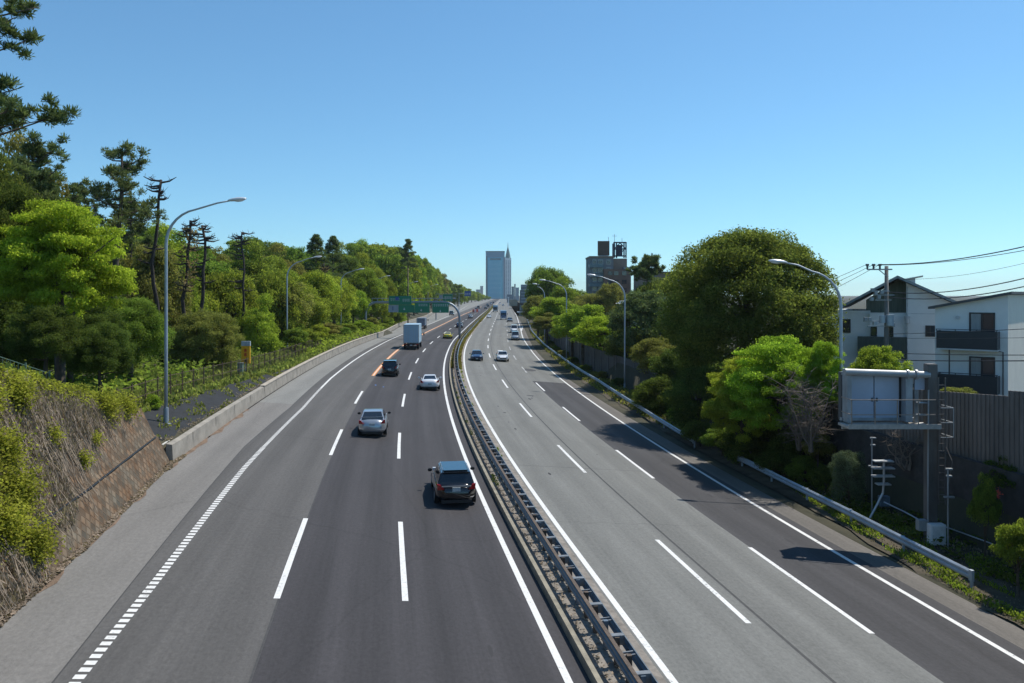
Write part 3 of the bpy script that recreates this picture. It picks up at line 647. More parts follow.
# bent post with stacked louvres, thin sensor poles
o = thing('sensor_post', 'bent grey post with stacked louvre plates behind the near guardrail', 'sensor', tuple(gp(34, 14.9)))
B = o.location; Yb = B.y; bx = lambda u, v: Vector((U(u, Yb), Yb, V(v, Yb)))
m = MB(B); m.tube([bx(870, 518), bx(876, 507), bx(883, 493), bx(884, 480), bx(884, 462)], .055, 8); m.build('bent_pole', steel, o)
for v, w in ((461, .85), (468, .95), (476, .95), (484, .6)):
    m = MB(B); m.box(bx(883, v), (w, .35, .05)); m.build('louvre_plate', M_('louvre', (.5, .52, .52), .5, .3) if 'louvre' not in bpy.data.materials else bpy.data.materials['louvre'], o)
m = MB(B); m.box(bx(886, 502)+Vector((0, .2, 0)), (.42, .3, .45)); m.build('louvre_box', M_('box_blue', (.10, .15, .20), .6), o)
for u, v0, v1, Y, lb in ((872, 437, 508, 37, 'thin dark instrument pole left of the louvre post'), (948, 468, 545, 32, 'thin dark instrument pole right of the gantry post')):
    o = thing('instrument_pole', lb, 'pole', (U(u, Y), Y, V(v1, Y)-.6), group='thin instrument poles near the gantry')
    m = MB(o.location); m.cyl((U(u, Y), Y, V(v1, Y)-.6), (U(u, Y), Y, V(v0, Y)), .03, n=6); m.build('pole', gm, o)
    for v, w in ((v0+1, .25), (v0+8, .2), (v0+29, .4)): m = MB(o.location); m.box((U(u+1, Y), Y, V(v, Y)), (w, .12, .06)); m.build('cross_bracket', gm, o)
cbm = MB(gp(33, 15.5)); Yc = 36
cbm.tube([(U(884, Yc), Yc, V(502, Yc)), (U(905, Yc-1), Yc-1, V(512, Yc-1)), (U(925, 33.6), 33.6, V(523, 33.6))], .03, 6); cbm.tube([(U(935, 33.6), 33.6, V(523, 33.6)), (U(990, 31), 31, V(543, 31)), (U(1030, 29), 29, V(562, 29))], .025, 6)
tag(cbm.build('cable', steel), 'thin grey cable pipe running past the gantry post to the right', 'cable')
#@@SPLIT2@@
# ------------------------------------------------------------------ houses on the right
class Fr:      # a wall frame: origin, along, out (towards viewer), up
    def __init__(s, o, a): s.o = Vector(o); s.a = Vector((math.cos(a), math.sin(a), 0)); s.n = Vector((math.sin(a), -math.cos(a), 0)); s.r = a
    def p(s, x, z, out=0): return s.o+s.a*x+s.n*out+Vector((0, 0, z))
    def box(s, mb, x0, x1, z0, z1, o0, o1): mb.box(s.p((x0+x1)/2, (z0+z1)/2, (o0+o1)/2), (x1-x0, abs(o1-o0), z1-z0), s.r)
hwall = M_('render_white', (.80, .80, .78), .85, nscale=.8, amount=.05, bump=.15, bscale=30)
hwall2 = M_('render_cream', (.74, .69, .60), .85, nscale=.8, amount=.05, bump=.15, bscale=30)
hroof = M_('roof_grey', (.09, .095, .10), .7, nscale=2, amount=.2); trimd = M_('trim_dark', (.03, .03, .033), .5, amount=0, noise=False)
win = M_('window_glass', (.03, .04, .05), .05, amount=0, noise=False, spec=.9); curt = M_('curtain', (.32, .33, .33), .9, nscale=6, amount=.3, stretch=(8, 8, .2))
gutm = M_('trim_white', (.55, .56, .56), .5, nscale=3)
def window(F, par, x0, x1, z0, z1, frame=trimd, mid=True, cur=True, name='window'):
    m = MB(par.location); F.box(m, x0, x1, z0, z0+.07, 0, .06); F.box(m, x0, x1, z1-.07, z1, 0, .06); F.box(m, x0, x0+.07, z0+.071, z1-.071, 0, .06); F.box(m, x1-.07, x1, z0+.071, z1-.071, 0, .06)
    if mid: F.box(m, (x0+x1)/2-.035, (x0+x1)/2+.035, z0+.071, z1-.071, 0, .05)
    w = m.build(name, frame, par)
    m = MB(par.location); F.box(m, x0+.071, x1-.071, z0+.071, z1-.071, .0, .02); m.build('pane', win, w)
    if cur: m = MB(par.location); F.box(m, x0+.1, x0+(x1-x0)*.45, z0+.09, z1-.09, .0201, .024); m.build('curtain', curt, w)
    return w
# house 2: corner at u=1008, Y=50
h2o = Vector((U(1008, 50), 50, 0)); A1 = Vector((-.75, .65, 0)).normalized(); z2 = gxy(h2o.x, 50)-.3
h2 = thing('white_house', 'white two-storey house with two dark balconies at the right edge', 'house', (h2o.x, h2o.y, z2))
zl, zr = 8.08, 9.0; wl_ = 4.15; dp = 8.0; A2 = Vector((A1.y, -A1.x, 0)); A2 = -A2 if A2.y < 0 else A2    # A2: the sunlit side runs away to the right
c0 = h2o; c1 = h2o+A1*wl_; c2 = c1+A2*dp; c3 = h2o+A2*dp
def zz(p, z): return Vector((p.x, p.y, z))
m = MB(h2.location); m.add([zz(c1, z2), zz(c0, z2), zz(c0, zr-.12), zz(c1, zl-.12)], [(0, 1, 2, 3)]); m.add([zz(c1, z2), zz(c2, z2), zz(c2, zl-.12), zz(c1, zl-.12)], [(0, 1, 2, 3)]); m.add([zz(c2, z2), zz(c3, z2), zz(c3, zr-.12), zz(c2, zl-.12)], [(0, 1, 2, 3)])
m.build('wall', hwall, h2, fixn=False)
m = MB(h2.location); e3 = c0+A2*dp; m.add([zz(c0, z2), zz(e3, z2), zz(e3, zr-.12), zz(c0, zr-.12)], [(0, 1, 2, 3)]); m.build('side_wall', hwall2, h2, fixn=False)
m = MB(h2.location); ov = .35
q0 = c0-A1*.25-A2*ov; q1 = c1+A1*ov-A2*ov; q2 = c2+A1*ov+A2*ov; q3 = c3-A1*.25+A2*ov
m.prism([zz(q0, zr+.02), zz(q1, zl-.05), zz(q2, zl-.05), zz(q3, zr+.02)], (0, 0, -.16)); m.build('roof', hroof, h2)
F2 = Fr(c1, math.atan2(-A1.y, -A1.x))
if F2.n.y > 0: F2.n = -F2.n
W2 = F2
window(W2, h2, 2.0, 3.45, 6.35-0, 8.0-.32, name='balcony_door')
window(W2, h2, 2.0, 3.45, 3.05, 4.85, name='balcony_door')
for z in (2.55, 5.35):
    m = MB(h2.location); W2.box(m, .28, 3.75, z-.08, z, .01, 1.0); sb = m.build('balcony', gutm, h2)
    m = MB(h2.location); W2.box(m, .30, 3.73, z+.02, z+1.15, .95, 1.0); W2.box(m, .30, .35, z+.02, z+1.15, .05, .94); W2.box(m, 3.68, 3.73, z+.02, z+1.15, .05, .94)
    bp_ = m.build('balcony_panel', M_('balcony_dark', (.025, .03, .038), .45, nscale=2, amount=.15) if z < 3 else bpy.data.materials['balcony_dark'], sb)
    m = MB(h2.location); W2.box(m, .27, 3.76, z+1.22, z+1.26, .93, 1.02)
    for x in (.3, 1.4, 2.6, 3.7): W2.box(m, x-.02, x+.02, z+1.151, z+1.219, .95, .99)
    m.build('handrail', trimd, sb)
m = MB(h2.location); m.tube([W2.p(.95, 2.6, .5), W2.p(.95, 5.25, .5)], .04, 6); m.tube([W2.p(3.9, 2.5, .12), W2.p(3.9, 5.2, .12), W2.p(3.7, 5.27, .5)], .035, 6); m.build('drain_pipe', trimd, h2)
m = MB(h2.location); m.cyl(W2.p(1.35, 7.35, 0), W2.p(1.35, 7.35, .14), .12, n=12); m.build('vent_cap', gutm, h2)
# house 1: gable facing the motorway
Yh = 66.0; z1 = gxy(U(890, Yh), Yh)-.3
h1 = thing('gabled_house', 'bluish white gabled house with deep eaves behind the utility pole', 'house', (U(900, Yh), Yh, z1))
xl, xp, xr = U(868, Yh), U(898, Yh), U(956, Yh); ze, zp = V(306, Yh), V(276, Yh)
sl1 = (V(276, Yh)-V(307, Yh))/(U(957, Yh)-U(898, Yh))
xw = U(905.5, Yh); zw = zp-.25-(xw-xp)*sl1
m = MB(h1.location)      # right block: front wall under the right slope
D = 9
def wallprism(pts, y0, y1, mat, nm, par=h1):
    m = MB(par.location); m.prism([(x, y0, z) for x, z in pts], (0, y1-y0, 0)); return m.build(nm, mat, par)
wallprism([(xw, z1), (U(951, Yh), z1), (U(951, Yh), ze+.05), (xw, zw)], Yh, Yh+D, hwall, 'wall')
m = MB(h1.location); m.box(((xw+U(951, Yh))/2, Yh-.015, V(313.5, Yh)), (U(951, Yh)-xw, .03, .05)); m.build('band', gutm, h1)
xe = U(830, Yh)
wallprism([(U(868, Yh), z1), (xw-.01, z1), (xw-.01, zw), (xp, zp-.3), (U(868, Yh), V(300, Yh))], Yh+1.6, Yh+D, M_('board_siding', (.17, .19, .15), .85, nscale=2, amount=.3, stretch=(6, 6, .3)), 'gable_wall')
wallprism([(xe, z1), (U(872, Yh), z1), (U(872, Yh), V(311, Yh)), (xe, V(311, Yh))], Yh+.6, Yh+D, hwall, 'side_wing')
# lower wall of the recess
wallprism([(U(872, Yh)+.01, z1), (xw-.012, z1), (xw-.012, V(313, Yh)), (U(872, Yh)+.01, V(313, Yh))], Yh+.25, Yh+1.59, hwall, 'lower_wall')
m = MB(h1.location)
m.prism([(xp, Yh-.9, zp), (U(958, Yh), Yh-.9, ze), (U(958, Yh), Yh-.9, ze-.18), (xp, Yh-.9, zp-.18)], (0, D+1.6, 0)); rf = m.build('roof', hroof, h1)
m = MB(h1.location); xq = U(845, Yh)
m.prism([(xp-.001, Yh-.9, zp), (xq, Yh-.9, V(307, Yh)), (xq, Yh-.9, V(307, Yh)-.16), (xp-.001, Yh-.9, zp-.18)], (0, D+1.6, 0)); m.build('roof', hroof, h1)
m = MB(h1.location); m.prism([(xp, Yh-.93, zp+.03), (U(958, Yh)+.05, Yh-.93, ze+.03), (U(958, Yh)+.05, Yh-.93, ze-.2), (xp, Yh-.93, zp-.2)], (0, .028, 0)); m.prism([(xp-.001, Yh-.93, zp+.03), (xq, Yh-.93, V(307, Yh)+.03), (xq, Yh-.93, V(307, Yh)-.18), (xp-.001, Yh-.93, zp-.2)], (0, .028, 0)); m.build('barge_board', M_('barge', (.24, .27, .28), .6), h1)
# raised roof light
xs0, xs1 = U(882, Yh+3), U(903, Yh+3); ys = Yh+3
m = MB(h1.location); m.prism([(xs0, ys, zp-1.2), (xs1-.6, ys, zp-1.6), (xs1-.6, ys, zp-.12), (xs0, ys, zp-.35)], (0, 3, 0)); lb = m.build('roof_light', hwall, h1)
m = MB(h1.location); m.prism([(xs0-.5, ys-.3, zp-.35), (xs1+.0, ys-.3, zp+.1), (xs1+.0, ys-.3, zp+.02), (xs0-.5, ys-.3, zp-.43)], (0, 3.6, 0)); m.build('roof_light_cover', M_('metal_roof', (.5, .5, .47), .35, .6, nscale=2, amount=.1), lb)
h1.rotation_euler.z = -R_(27)
F1 = Fr((0, Yh, 0), 0)
for u0, u1, v0, v1 in ((922.5, 931, 325, 336),): window(F1, h1, U(u0, Yh), U(u1, Yh), V(v1, Yh), V(v0, Yh), cur=False)
F1b = Fr((0, Yh+.24, 0), 0)
for u0, u1, v0, v1 in ((873, 879, 327, 337), (889, 894, 325, 338)): window(F1b, h1, U(u0, Yh), U(u1, Yh), V(v1, Yh), V(v0, Yh), cur=False, mid=False)
F1c = Fr((0, Yh+.59, 0), 0)
for u0, u1, v0, v1 in ((846, 854, 320, 334), (832, 836, 320, 336)): window(F1c, h1, U(u0, Yh), U(u1, Yh), V(v1, Yh), V(v0, Yh), cur=False, mid=False)
m = MB(h1.location); m.box((U(884, Yh), Yh+.02, V(348, Yh)), (U(904, Yh)-U(858, Yh), .08, 1.8)); m.build('balcony_screen', M_('screen_green', (.06, .085, .075), .6, nscale=2, stretch=(6, 6, .3)), h1)
m = MB(h1.location); m.cyl((U(906.5, Yh), Yh-.25, V(323, Yh)), (U(906.5, Yh), Yh-.25, V(316, Yh)), .18, .22, 12); m.tube([(U(905.5, Yh), Yh-.2, V(330, Yh)), (U(906.5, Yh), Yh-.25, V(323, Yh))], .04, 6); m.build('satellite_dish', gutm, h1)
m = MB(h1.location); m.tube([(xw+.1, Yh-.06, z1), (xw+.1, Yh-.06, zw-.3)], .04, 6); m.build('drain_pipe', gutm, h1)

# small pale-roofed house deep between the trees at the right of the brown block
Y3 = 105; h3 = thing('small_house', 'half hidden house with pale grey roof between the dark trees', 'house', (U(650, Y3), Y3+3, 0))
m = MB(h3.location); m.box((U(652, Y3), Y3+3, 4.0), (7, 6, 8)); m.build('wall', hwall2, h3)
m = MB(h3.location); a = U(652, Y3); m.prism([(a-4, Y3-.6, 7.6), (a, Y3-.6, 9.1), (a+4, Y3-.6, 7.6)], (0, 7.2, 0)); m.build('roof', M_('roof_pale', (.36, .38, .40), .6, nscale=2), h3)
F3 = Fr((0, Y3, 0), 0); window(F3, h3, a-1.6, a+.2, 5.2, 6.6)

# utility pole with crossarm, transformer
Yp = 55.0; Xp = U(886.5, Yp); zb = gxy(Xp, Yp)-.2
up_ = thing('utility_pole', 'concrete utility pole with crossarm and transformer before the gabled house', 'utility pole', (Xp, Yp, zb))
upm = M_('pole_concrete', (.17, .165, .155), .85, nscale=2, amount=.2)
m = MB(up_.location); m.cyl((Xp, Yp, zb), (Xp, Yp, V(266, Yp)), .19, .12, 12); m.build('pole', upm, up_, True)
m = MB(up_.location); m.box(((U(866, Yp)+U(891, Yp))/2, Yp-.16, V(269.5, Yp)), (U(891, Yp)-U(866, Yp), .09, .09)); m.bar((U(878, Yp), Yp-.16, V(270, Yp)), (Xp, Yp-.16, V(277, Yp)), .05); m.build('crossarm', gm, up_)
for u in (866.3, 872.5, 878.8):
    m = MB(up_.location); x = U(u, Yp); m.cyl((x, Yp-.16, V(269, Yp)), (x, Yp-.16, V(266, Yp)), .07, n=8); m.cyl((x, Yp-.16, V(266, Yp)), (x, Yp-.16, V(264, Yp)), .12, n=8); m.build('insulator', M_('insulator', (.10, .09, .10), .3) if u < 867 else bpy.data.materials['insulator'], up_)
for u, v, r_, hh in ((887.5, 320, .27, .75), (880, 319, .2, .5)):
    m = MB(up_.location); m.cyl((U(u, Yp), Yp-.35, V(v, Yp)-hh/2), (U(u, Yp), Yp-.35, V(v, Yp)+hh/2), r_, n=14); m.build('transformer', polem, up_)
m = MB(up_.location)
for v, u0, u1 in ((291, 870, 888), (295, 872, 893), (300, 874, 890), (321, 862, 893), (326, 866, 892)): m.box(((U(u0, Yp)+U(u1, Yp))/2, Yp-.2, V(v, Yp)), (U(u1, Yp)-U(u0, Yp), .08, .07))
for u, v in ((871, 290), (874, 293), (877, 297), (880, 292), (870, 299), (864, 319), (868, 319), (873, 323), (891, 325)): m.box((U(u, Yp), Yp-.25, V(v, Yp)), (.22, .2, .24))
m.build('bracket', gm, up_)
def wire(name, label, pts, r=.016, sag=.3, n=14, group='overhead wires by the houses'):
    P = []
    for a, c in zip(pts, pts[1:]):
        a = Vector(a); c = Vector(c)
        for i in range(n+1):
            t = i/n; p = a.lerp(c, t); p.z -= sag*4*t*(1-t); P.append(p)
    o = thing(name, label, 'wire', tuple(P[0]), group=group); m = MB(P[0]); m.tube(P, r, 5); 
    COL.objects.unlink(o); bpy.data.objects.remove(o); o = m.build(name, M_('wire_black', (.03, .03, .035), .6, amount=0, noise=False) if 'wire_black' not in bpy.data.materials else bpy.data.materials['wire_black']); o.location = P[0]
    return tag(o, label, 'wire', group)
Q = lambda u, v, Y: (U(u, Y), Y, V(v, Y))
wire('power_line', 'highest overhead wire, from the pole crossarm up to the top right', [Q(878.8, 264.5, Yp), Q(1060, 238, 38)], .03, .35)
wire('power_line', 'second highest overhead wire from the crossarm to the top right', [Q(872.5, 265, Yp), Q(1060, 243.5, 38)], .018, .3)
wire('power_line', 'faint thin wire between the top pair and the thick black cables', [Q(888, 279, Yp), Q(1060, 254, 38)], .010, .4)
wire('power_line', 'upper thick black cable sloping down across the gabled roof', [Q(888, 292, Yp), Q(1060, 269, 36)], .028, .45)
wire('power_line', 'lower thick black cable crossing between the two house roofs', [Q(888, 297, Yp), Q(1060, 278, 36)], .028, .45)
wire('power_line', 'horizontal wire in front of the upper balcony panel', [Q(888, 334, Yp), Q(1060, 327, 38)], .018, .05)
wire('power_line', 'thin wire crossing low on the upper dark balcony', [Q(888, 338, Yp), Q(1060, 337, 38)], .012, .05)
wire('power_line', 'upper of the two level cables under the upper balcony', [Q(888, 353, Yp), Q(1060, 355, 38)], .022, .05)
wire('power_line', 'lower, thicker of the two level cables under the upper balcony', [Q(888, 360, Yp), Q(1060, 360.5, 38)], .03, .04)
wire('power_line', 'topmost wire running left from the pole crossarm behind the round tree', [Q(866.3, 264.5, Yp), Q(800, 291, 66)], .016, .1)
wire('power_line', 'middle wire running left from the pole crossarm behind the round tree', [Q(872.5, 265, Yp), Q(800, 297, 66)], .016, .1)
wire('power_line', 'lowest wire running left from the pole crossarm behind the round tree', [Q(878.8, 265, Yp), Q(800, 305, 66)], .016, .1)

# ------------------------------------------------------------------ far buildings
conb = M_('block_wall_brown', (.23, .175, .14), .85, nscale=.3, amount=.2); cong = M_('block_wall_grey', (.19, .21, .225), .85, nscale=.3, amount=.2)
Yb_ = 222; 
ap = thing('apartment_block', 'brown and grey apartment block with two rooftop structures above the trees', 'building', (U(607, Yb_), Yb_, 0))
def bbox(par, nm, u0, u1, v0, v1, Y, D, mat, zb=None):
    m = MB(par.location); za, zc = (zb if zb is not None else V(v1, Y)), V(v0, Y); m.box(((U(u0, Y)+U(u1, Y))/2, Y+D/2, (za+zc)/2), (U(u1, Y)-U(u0, Y), D, zc-za)); return m.build(nm, mat, par)
bbox(ap, 'wall', 590, 613.5, 257, 300, Yb_, 12, cong, zb=0); bbox(ap, 'wing_wall', 613.6, 627, 258.5, 300, Yb_+.5, 12, conb, zb=0); bbox(ap, 'lower_wing', 604, 631, 269, 300, Yb_-2, 2.4, M_('block_brick', (.21, .13, .10), .85, nscale=.3), zb=0)
bbox(ap, 'parapet', 589.5, 614, 256, 257.6, Yb_-.2, 12.4, conb)
for (v0, v1) in ((259.5, 264.5), (267.5, 273), (277, 282), (286, 291)):
    for (u0, u1) in ((592.3, 596.8), (597.8, 603), (606, 611)) if v0 < 268 else ((592, 596.8), (598, 603)):
        F = Fr((0, Yb_, 0), 0); m = MB(ap.location); F.box(m, U(u0, Yb_), U(u1, Yb_), V(v1, Yb_), V(v0, Yb_), 0, .12); w = m.build('window', M_('window_frame_pale', (.34, .38, .38), .6) if 'window_frame_pale' not in bpy.data.materials else bpy.data.materials['window_frame_pale'], ap)
        m = MB(ap.location); F.box(m, U(u0+.6, Yb_), U(u1-.6, Yb_), V(v1-.8, Yb_), V(v0+.8, Yb_), .13, .16); m.build('pane', win, w)
for v in (266, 275.5, 285): 
    m = MB(ap.location); m.box((U(596, Yb_), Yb_-.5, V(v, Yb_)), (U(604, Yb_)-U(589.6, Yb_), 1.0, .9)); m.build('balcony', M_('balcony_glass', (.11, .17, .20), .3) if v < 267 else bpy.data.materials['balcony_glass'], ap)
for v in (271.5, 280, 288):
    for u in (607, 613, 621):
        F = Fr((0, Yb_-2, 0), 0); m = MB(ap.location); F.box(m, U(u, Yb_), U(u+4.5, Yb_), V(v+4, Yb_), V(v, Yb_), .01, .1); m.build('window', win, ap)
bbox(ap, 'roof_board', 598, 609.5, 241, 255.5, Yb_+1, 1.0, M_('board_brown', (.11, .075, .06), .7)); bbox(ap, 'board_base', 599, 608.5, 255.6, 256.9, Yb_+1, 3, gutm)
fb = MB(ap.location); Yf = Yb_+3
for u in (614, 616.5, 624, 626): fb.bar((U(u, Yf), Yf, V(258, Yf)), (U(u, Yf), Yf, V(242, Yf)), .35)
for v in (242.5, 249, 256): fb.bar((U(613.8, Yf), Yf, V(v, Yf)), (U(626.2, Yf), Yf, V(v, Yf)), .35)
for a_, b_ in (((614, 249), (620, 243)), ((620, 243), (626, 249)), ((616, 257), (624, 250))): fb.bar((U(a_[0], Yf), Yf, V(a_[1], Yf)), (U(b_[0], Yf), Yf, V(b_[1], Yf)), .25)
fb.box((U(620, Yf), Yf+2, V(250, Yf)), (1.7, 1.7, 3)); fb.box((U(615, Yf), Yf+3, V(250, Yf)), (.6, 2, 4)); fb.build('roof_frame', M_('frame_navy', (.035, .06, .10), .6), ap)
m = MB(ap.location)
for u, v in ((608.5, 237), (614.5, 234), (622, 238)): m.cyl((U(u, Yf), Yf, V(250, Yf)), (U(u, Yf), Yf, V(v, Yf)), .06, n=5)
m.bar((U(612, Yf), Yf, V(236, Yf)), (U(617, Yf), Yf, V(236, Yf)), .08); m.build('antenna', gm, ap)
bbox(ap, 'tank_house', 624, 631, 267, 274, Yb_-1, 3, M_('tank_blue', (.22, .28, .32), .7))
for u, v0, v1, lb in ((652, 253, 285, 'taller thin mast above the dark conifers'), (655.5, 261, 285, 'shorter thin mast above the dark conifers')):
    Y = 180; m = MB((U(u, Y), Y, 0)); m.cyl((U(u, Y), Y, 0), (U(u, Y), Y, V(v0, Y)), .22, .16, 6); o = m.build('mast', M_('mast_grey', (.16, .17, .19), .7)); o.location = (U(u, Y), Y, 0); tag(o, lb, 'mast')
# roof edge peeping out right of those
Y5 = 190; o = thing('brown_building', 'low brown flat roof behind the dark conifers left of the round tree', 'building', (U(662, Y5), Y5, 0))
bbox(o, 'wall', 640, 688, 273, 300, Y5, 10, conb, zb=0); bbox(o, 'roof', 639, 689, 271.6, 272.9, Y5-.5, 11, hroof)

# the tall tower pair at the end of the road
YT = 1850
tw = thing('office_tower', 'tall blue glass office slab rising at the end of the motorway', 'tower', (U(495, YT), YT, 0))
glb = M_('tower_glass', (.05, .42, .58), .3, amount=0, noise=False); glb2 = M_('tower_grey', (.13, .28, .40), .6, amount=0, noise=False); lin = M_('tower_line', (.40, .72, .86), .5, amount=0, noise=False); glc = M_('tower_glass_dark', (.035, .11, .17), .3, amount=0, noise=False)
bbox(tw, 'wall', 485.8, 504.6, 251.3, 300, YT, 30, glb2, zb=0); bbox(tw, 'glass_front', 487.6, 502.6, 257.5, 299, YT-1, .9, glb); bbox(tw, 'side_strip', 485.8, 487.2, 256, 299, YT-.8, .7, glc)
m = MB(tw.location)
for i in range(29): z = V(262, YT)-i*2.95; m.box(((U(488, YT)+U(502, YT))/2, YT-1.2, z), (U(501.5, YT)-U(488.5, YT), .35, .7))
m.build('floor_band', lin, tw)
bbox(tw, 'sky_lobby', 490, 501, 258.3, 259.8, YT-1.3, .25, glc); bbox(tw, 'roof_band', 485.6, 504.8, 251, 252, YT-.4, 31, glc)
t2 = thing('slim_tower', 'slim pale tower with pointed green spire beside the glass slab', 'tower', (U(508, YT-30), YT-30, 0)); Y2 = YT-30
pal = M_('tower_pale_lit', (.88, .84, .83), .8, amount=0, noise=False)
bbox(t2, 'wall', 505, 511.2, 258, 300, Y2, 15, pal, zb=0); bbox(t2, 'side_face', 504.2, 504.99, 257, 300, Y2+1, 12, M_('tower_shade', (.20, .18, .22), .8, amount=0, noise=False), zb=0)  # sunlit front and shaded side are painted as separate wall colours
m = MB(t2.location)
for u in (506.2, 508.3, 510.3):
    for i in range(30): m.box((U(u, Y2), Y2-.2, V(261, Y2)-i*3), (1.9, .5, 1.5))
w = m.build('windows', M_('tower_window', (.10, .13, .17), .4, amount=0, noise=False), t2)
m = MB(t2.location); x = U(507.9, Y2); hw = 6.6; zt_ = V(258, Y2); vs = []
for z, k in ((zt_, 1.0), (V(254.5, Y2), .82), (V(250, Y2), .42), (V(247, Y2), .14), (V(241.5, Y2), .03)):
    for a in range(8): vs.append((x+hw*k*math.cos(a*math.pi/4+.39), Y2+7+hw*k*math.sin(a*math.pi/4+.39), z))
m.add(vs, [(i*8+j, i*8+(j+1) % 8, (i+1)*8+(j+1) % 8, (i+1)*8+j) for i in range(4) for j in range(8)]); m.build('spire', M_('spire_green', (.12, .20, .21), .6, amount=0, noise=False), t2)
# far low skyline around the road's end
fm = [M_('far_block_%s' % n, c, .9, amount=0, noise=False) for n, c in (('a', (.34, .38, .42)), ('b', (.22, .25, .29)), ('c', (.42, .41, .40)), ('d', (.15, .20, .24)))]
far = [(511.5, 514, 287, 1400, 3, 'slim grey-blue block just right of the pale tower'), (514.2, 515.6, 284.5, 1500, 1, 'narrow dark far-off block, second right of the tower'), (515.8, 519, 288, 1200, 0, 'hazy far-off low block left of the grey balcony flats'), (507, 512, 295, 900, 1, 'long dark low building at the end of the right lanes'), (476, 480, 290, 1500, 0, 'pale far-off block left of the glass tower'), (480.2, 483, 286.5, 1600, 2, 'thin pale far-off block touching the left treetops')]
for (u0, u1, v0, Y, k, lb) in far:
    o = thing('distant_building', lb, 'building', (U((u0+u1)/2, Y), Y, 0)); bbox(o, 'wall', u0, u1, v0, 300, Y, 12, fm[k], zb=0)
    bbox(o, 'roof', u0-.1, u1+.1, v0-.5, v0-.02, Y-.2, 12.4, fm[1])
Y6 = 520; fl_ = thing('balcony_flats', 'grey block of flats with stacked balconies beside the right-hand trees', 'building', (U(525, Y6), Y6, 0))
bbox(fl_, 'wall', 521, 532, 284.5, 300, Y6, 14, fm[1], zb=0); bbox(fl_, 'lower_wing', 519.9, 521, 290, 300, Y6+1, 10, fm[3], zb=0)
for i in range(6): 
    m = MB(fl_.location); m.box((U(525.5, Y6), Y6-.6, V(286.5, Y6)-i*2.0), (U(531, Y6)-U(521.5, Y6), 1.2, .7)); m.build('balcony', fm[0], fl_)
# side structure by the on-ramp: fenced bank wall
Y7 = 335; rs = thing('ramp_wall', 'grey walled ramp structure with glazed fence beside the right trees', 'wall', (U(530, Y7), Y7, 0))
bbox(rs, 'wall_body', 519.0, 545, 312.8, 316.6, Y7, 3, concrete, zb=-.1); bbox(rs, 'coping', 517, 546, 311.5, 312.7, Y7-.6, 4, gutm)
bbox(rs, 'fence_glass', 519.4, 545, 305.0, 310.6, Y7+1, .15, M_('fence_glass_grey', (.22, .27, .27), .4)); bbox(rs, 'lower_beam', 519.2, 545, 310.7, 311.4, Y7+.6, .6, concd); bbox(rs, 'top_beam', 519.0, 545, 303.4, 304.9, Y7+.8, .5, concd)
m = MB(rs.location)
for i in range(14): u = 519.5+i*1.9; m.box((U(u, Y7+.9), Y7+.9, V(308, Y7)), (.15, .15, 2.6))
m.build('fence_posts', concd, rs)
Y8 = 620; o = thing('sign_pole', 'thin white pole standing at the far end of the right lanes', 'pole', (U(508.4, Y8), Y8, 0))
m = MB(o.location); m.cyl((U(508.4, Y8), Y8, 0), (U(508.4, Y8), Y8, V(297.5, Y8)), .32, n=8); m.build('pole', white, o)
m = MB(o.location); m.box((U(508.4, Y8), Y8, V(297.3, Y8)), (1.6, .3, .5)); m.build('cap', white, o)
# yellow-brown noise panels at the far right edge
Y9 = 640; o = thing('far_noise_panel', 'tan panel wall at the far end of the right carriageway', 'noise wall', (U(515, Y9), Y9, 0)); bbox(o, 'panel', 509.2, 517.5, 299.5, 303.6, Y9, .6, M_('tan_panel', (.34, .29, .22), .8, nscale=.3), zb=-.1); bbox(o, 'coping', 509, 517.7, 298.9, 299.4, Y9-.1, .8, gutm)

# ------------------------------------------------------------------ overhead sign gantries
green = M_('sign_green', (.008, .20, .11), .45, nscale=1, amount=.08); blue_ = M_('sign_blue', (.02, .09, .32), .45, nscale=1, amount=.08); greyb = M_('sign_back_grey', (.26, .33, .40), .5, nscale=1, amount=.1); wht = M_('sign_white', (.62, .68, .66), .5, amount=0, noise=False)
YS = 155.0
sg_ = thing('overhead_sign_gantry', 'curved steel gantry over the left lanes carrying green direction signs', 'sign gantry', (U(365.5, YS), YS, 0))
gs_ = M_('gantry_grey', (.27, .31, .35), .5, .4, nscale=1, amount=.1)
xa, xb = U(365.6, YS), U(459.6, YS); zt_ = V(302.3, YS); rr = 2.2
P = [(xa, YS, 0)]+[(xa, YS, zt_-rr)]+[(xa+rr-rr*math.cos(a), YS, zt_-rr+rr*math.sin(a)) for a in [R_(k) for k in (15, 30, 45, 60, 75, 90)]]+[(xb-rr*1.4+rr*1.4*math.sin(a), YS, zt_-rr*1.4+rr*1.4*math.cos(a)) for a in [R_(k) for k in (0, 15, 30, 45, 60, 75, 90)]]+[(xb, YS, 0)]
m = MB(sg_.location); m.tube(P, .24, 10); m.build('arch_pole', gs_, sg_, True)
m = MB(sg_.location); xc, xd = U(372, YS), U(451, YS); zu = V(298.3, YS)
m.tube([(xc, YS+.1, zu), (xd, YS+.1, zu)], .06, 6)
for i in range(16): x = xc+(xd-xc)*i/15; m.bar((x, YS+.1, zt_), (x, YS+.1, zu), .07)
m.bar((xa+rr, YS-.5, zt_+.1), (xb-rr, YS-.5, zt_+.1), .12, .08); m.build('catwalk_rail', gs_, sg_)
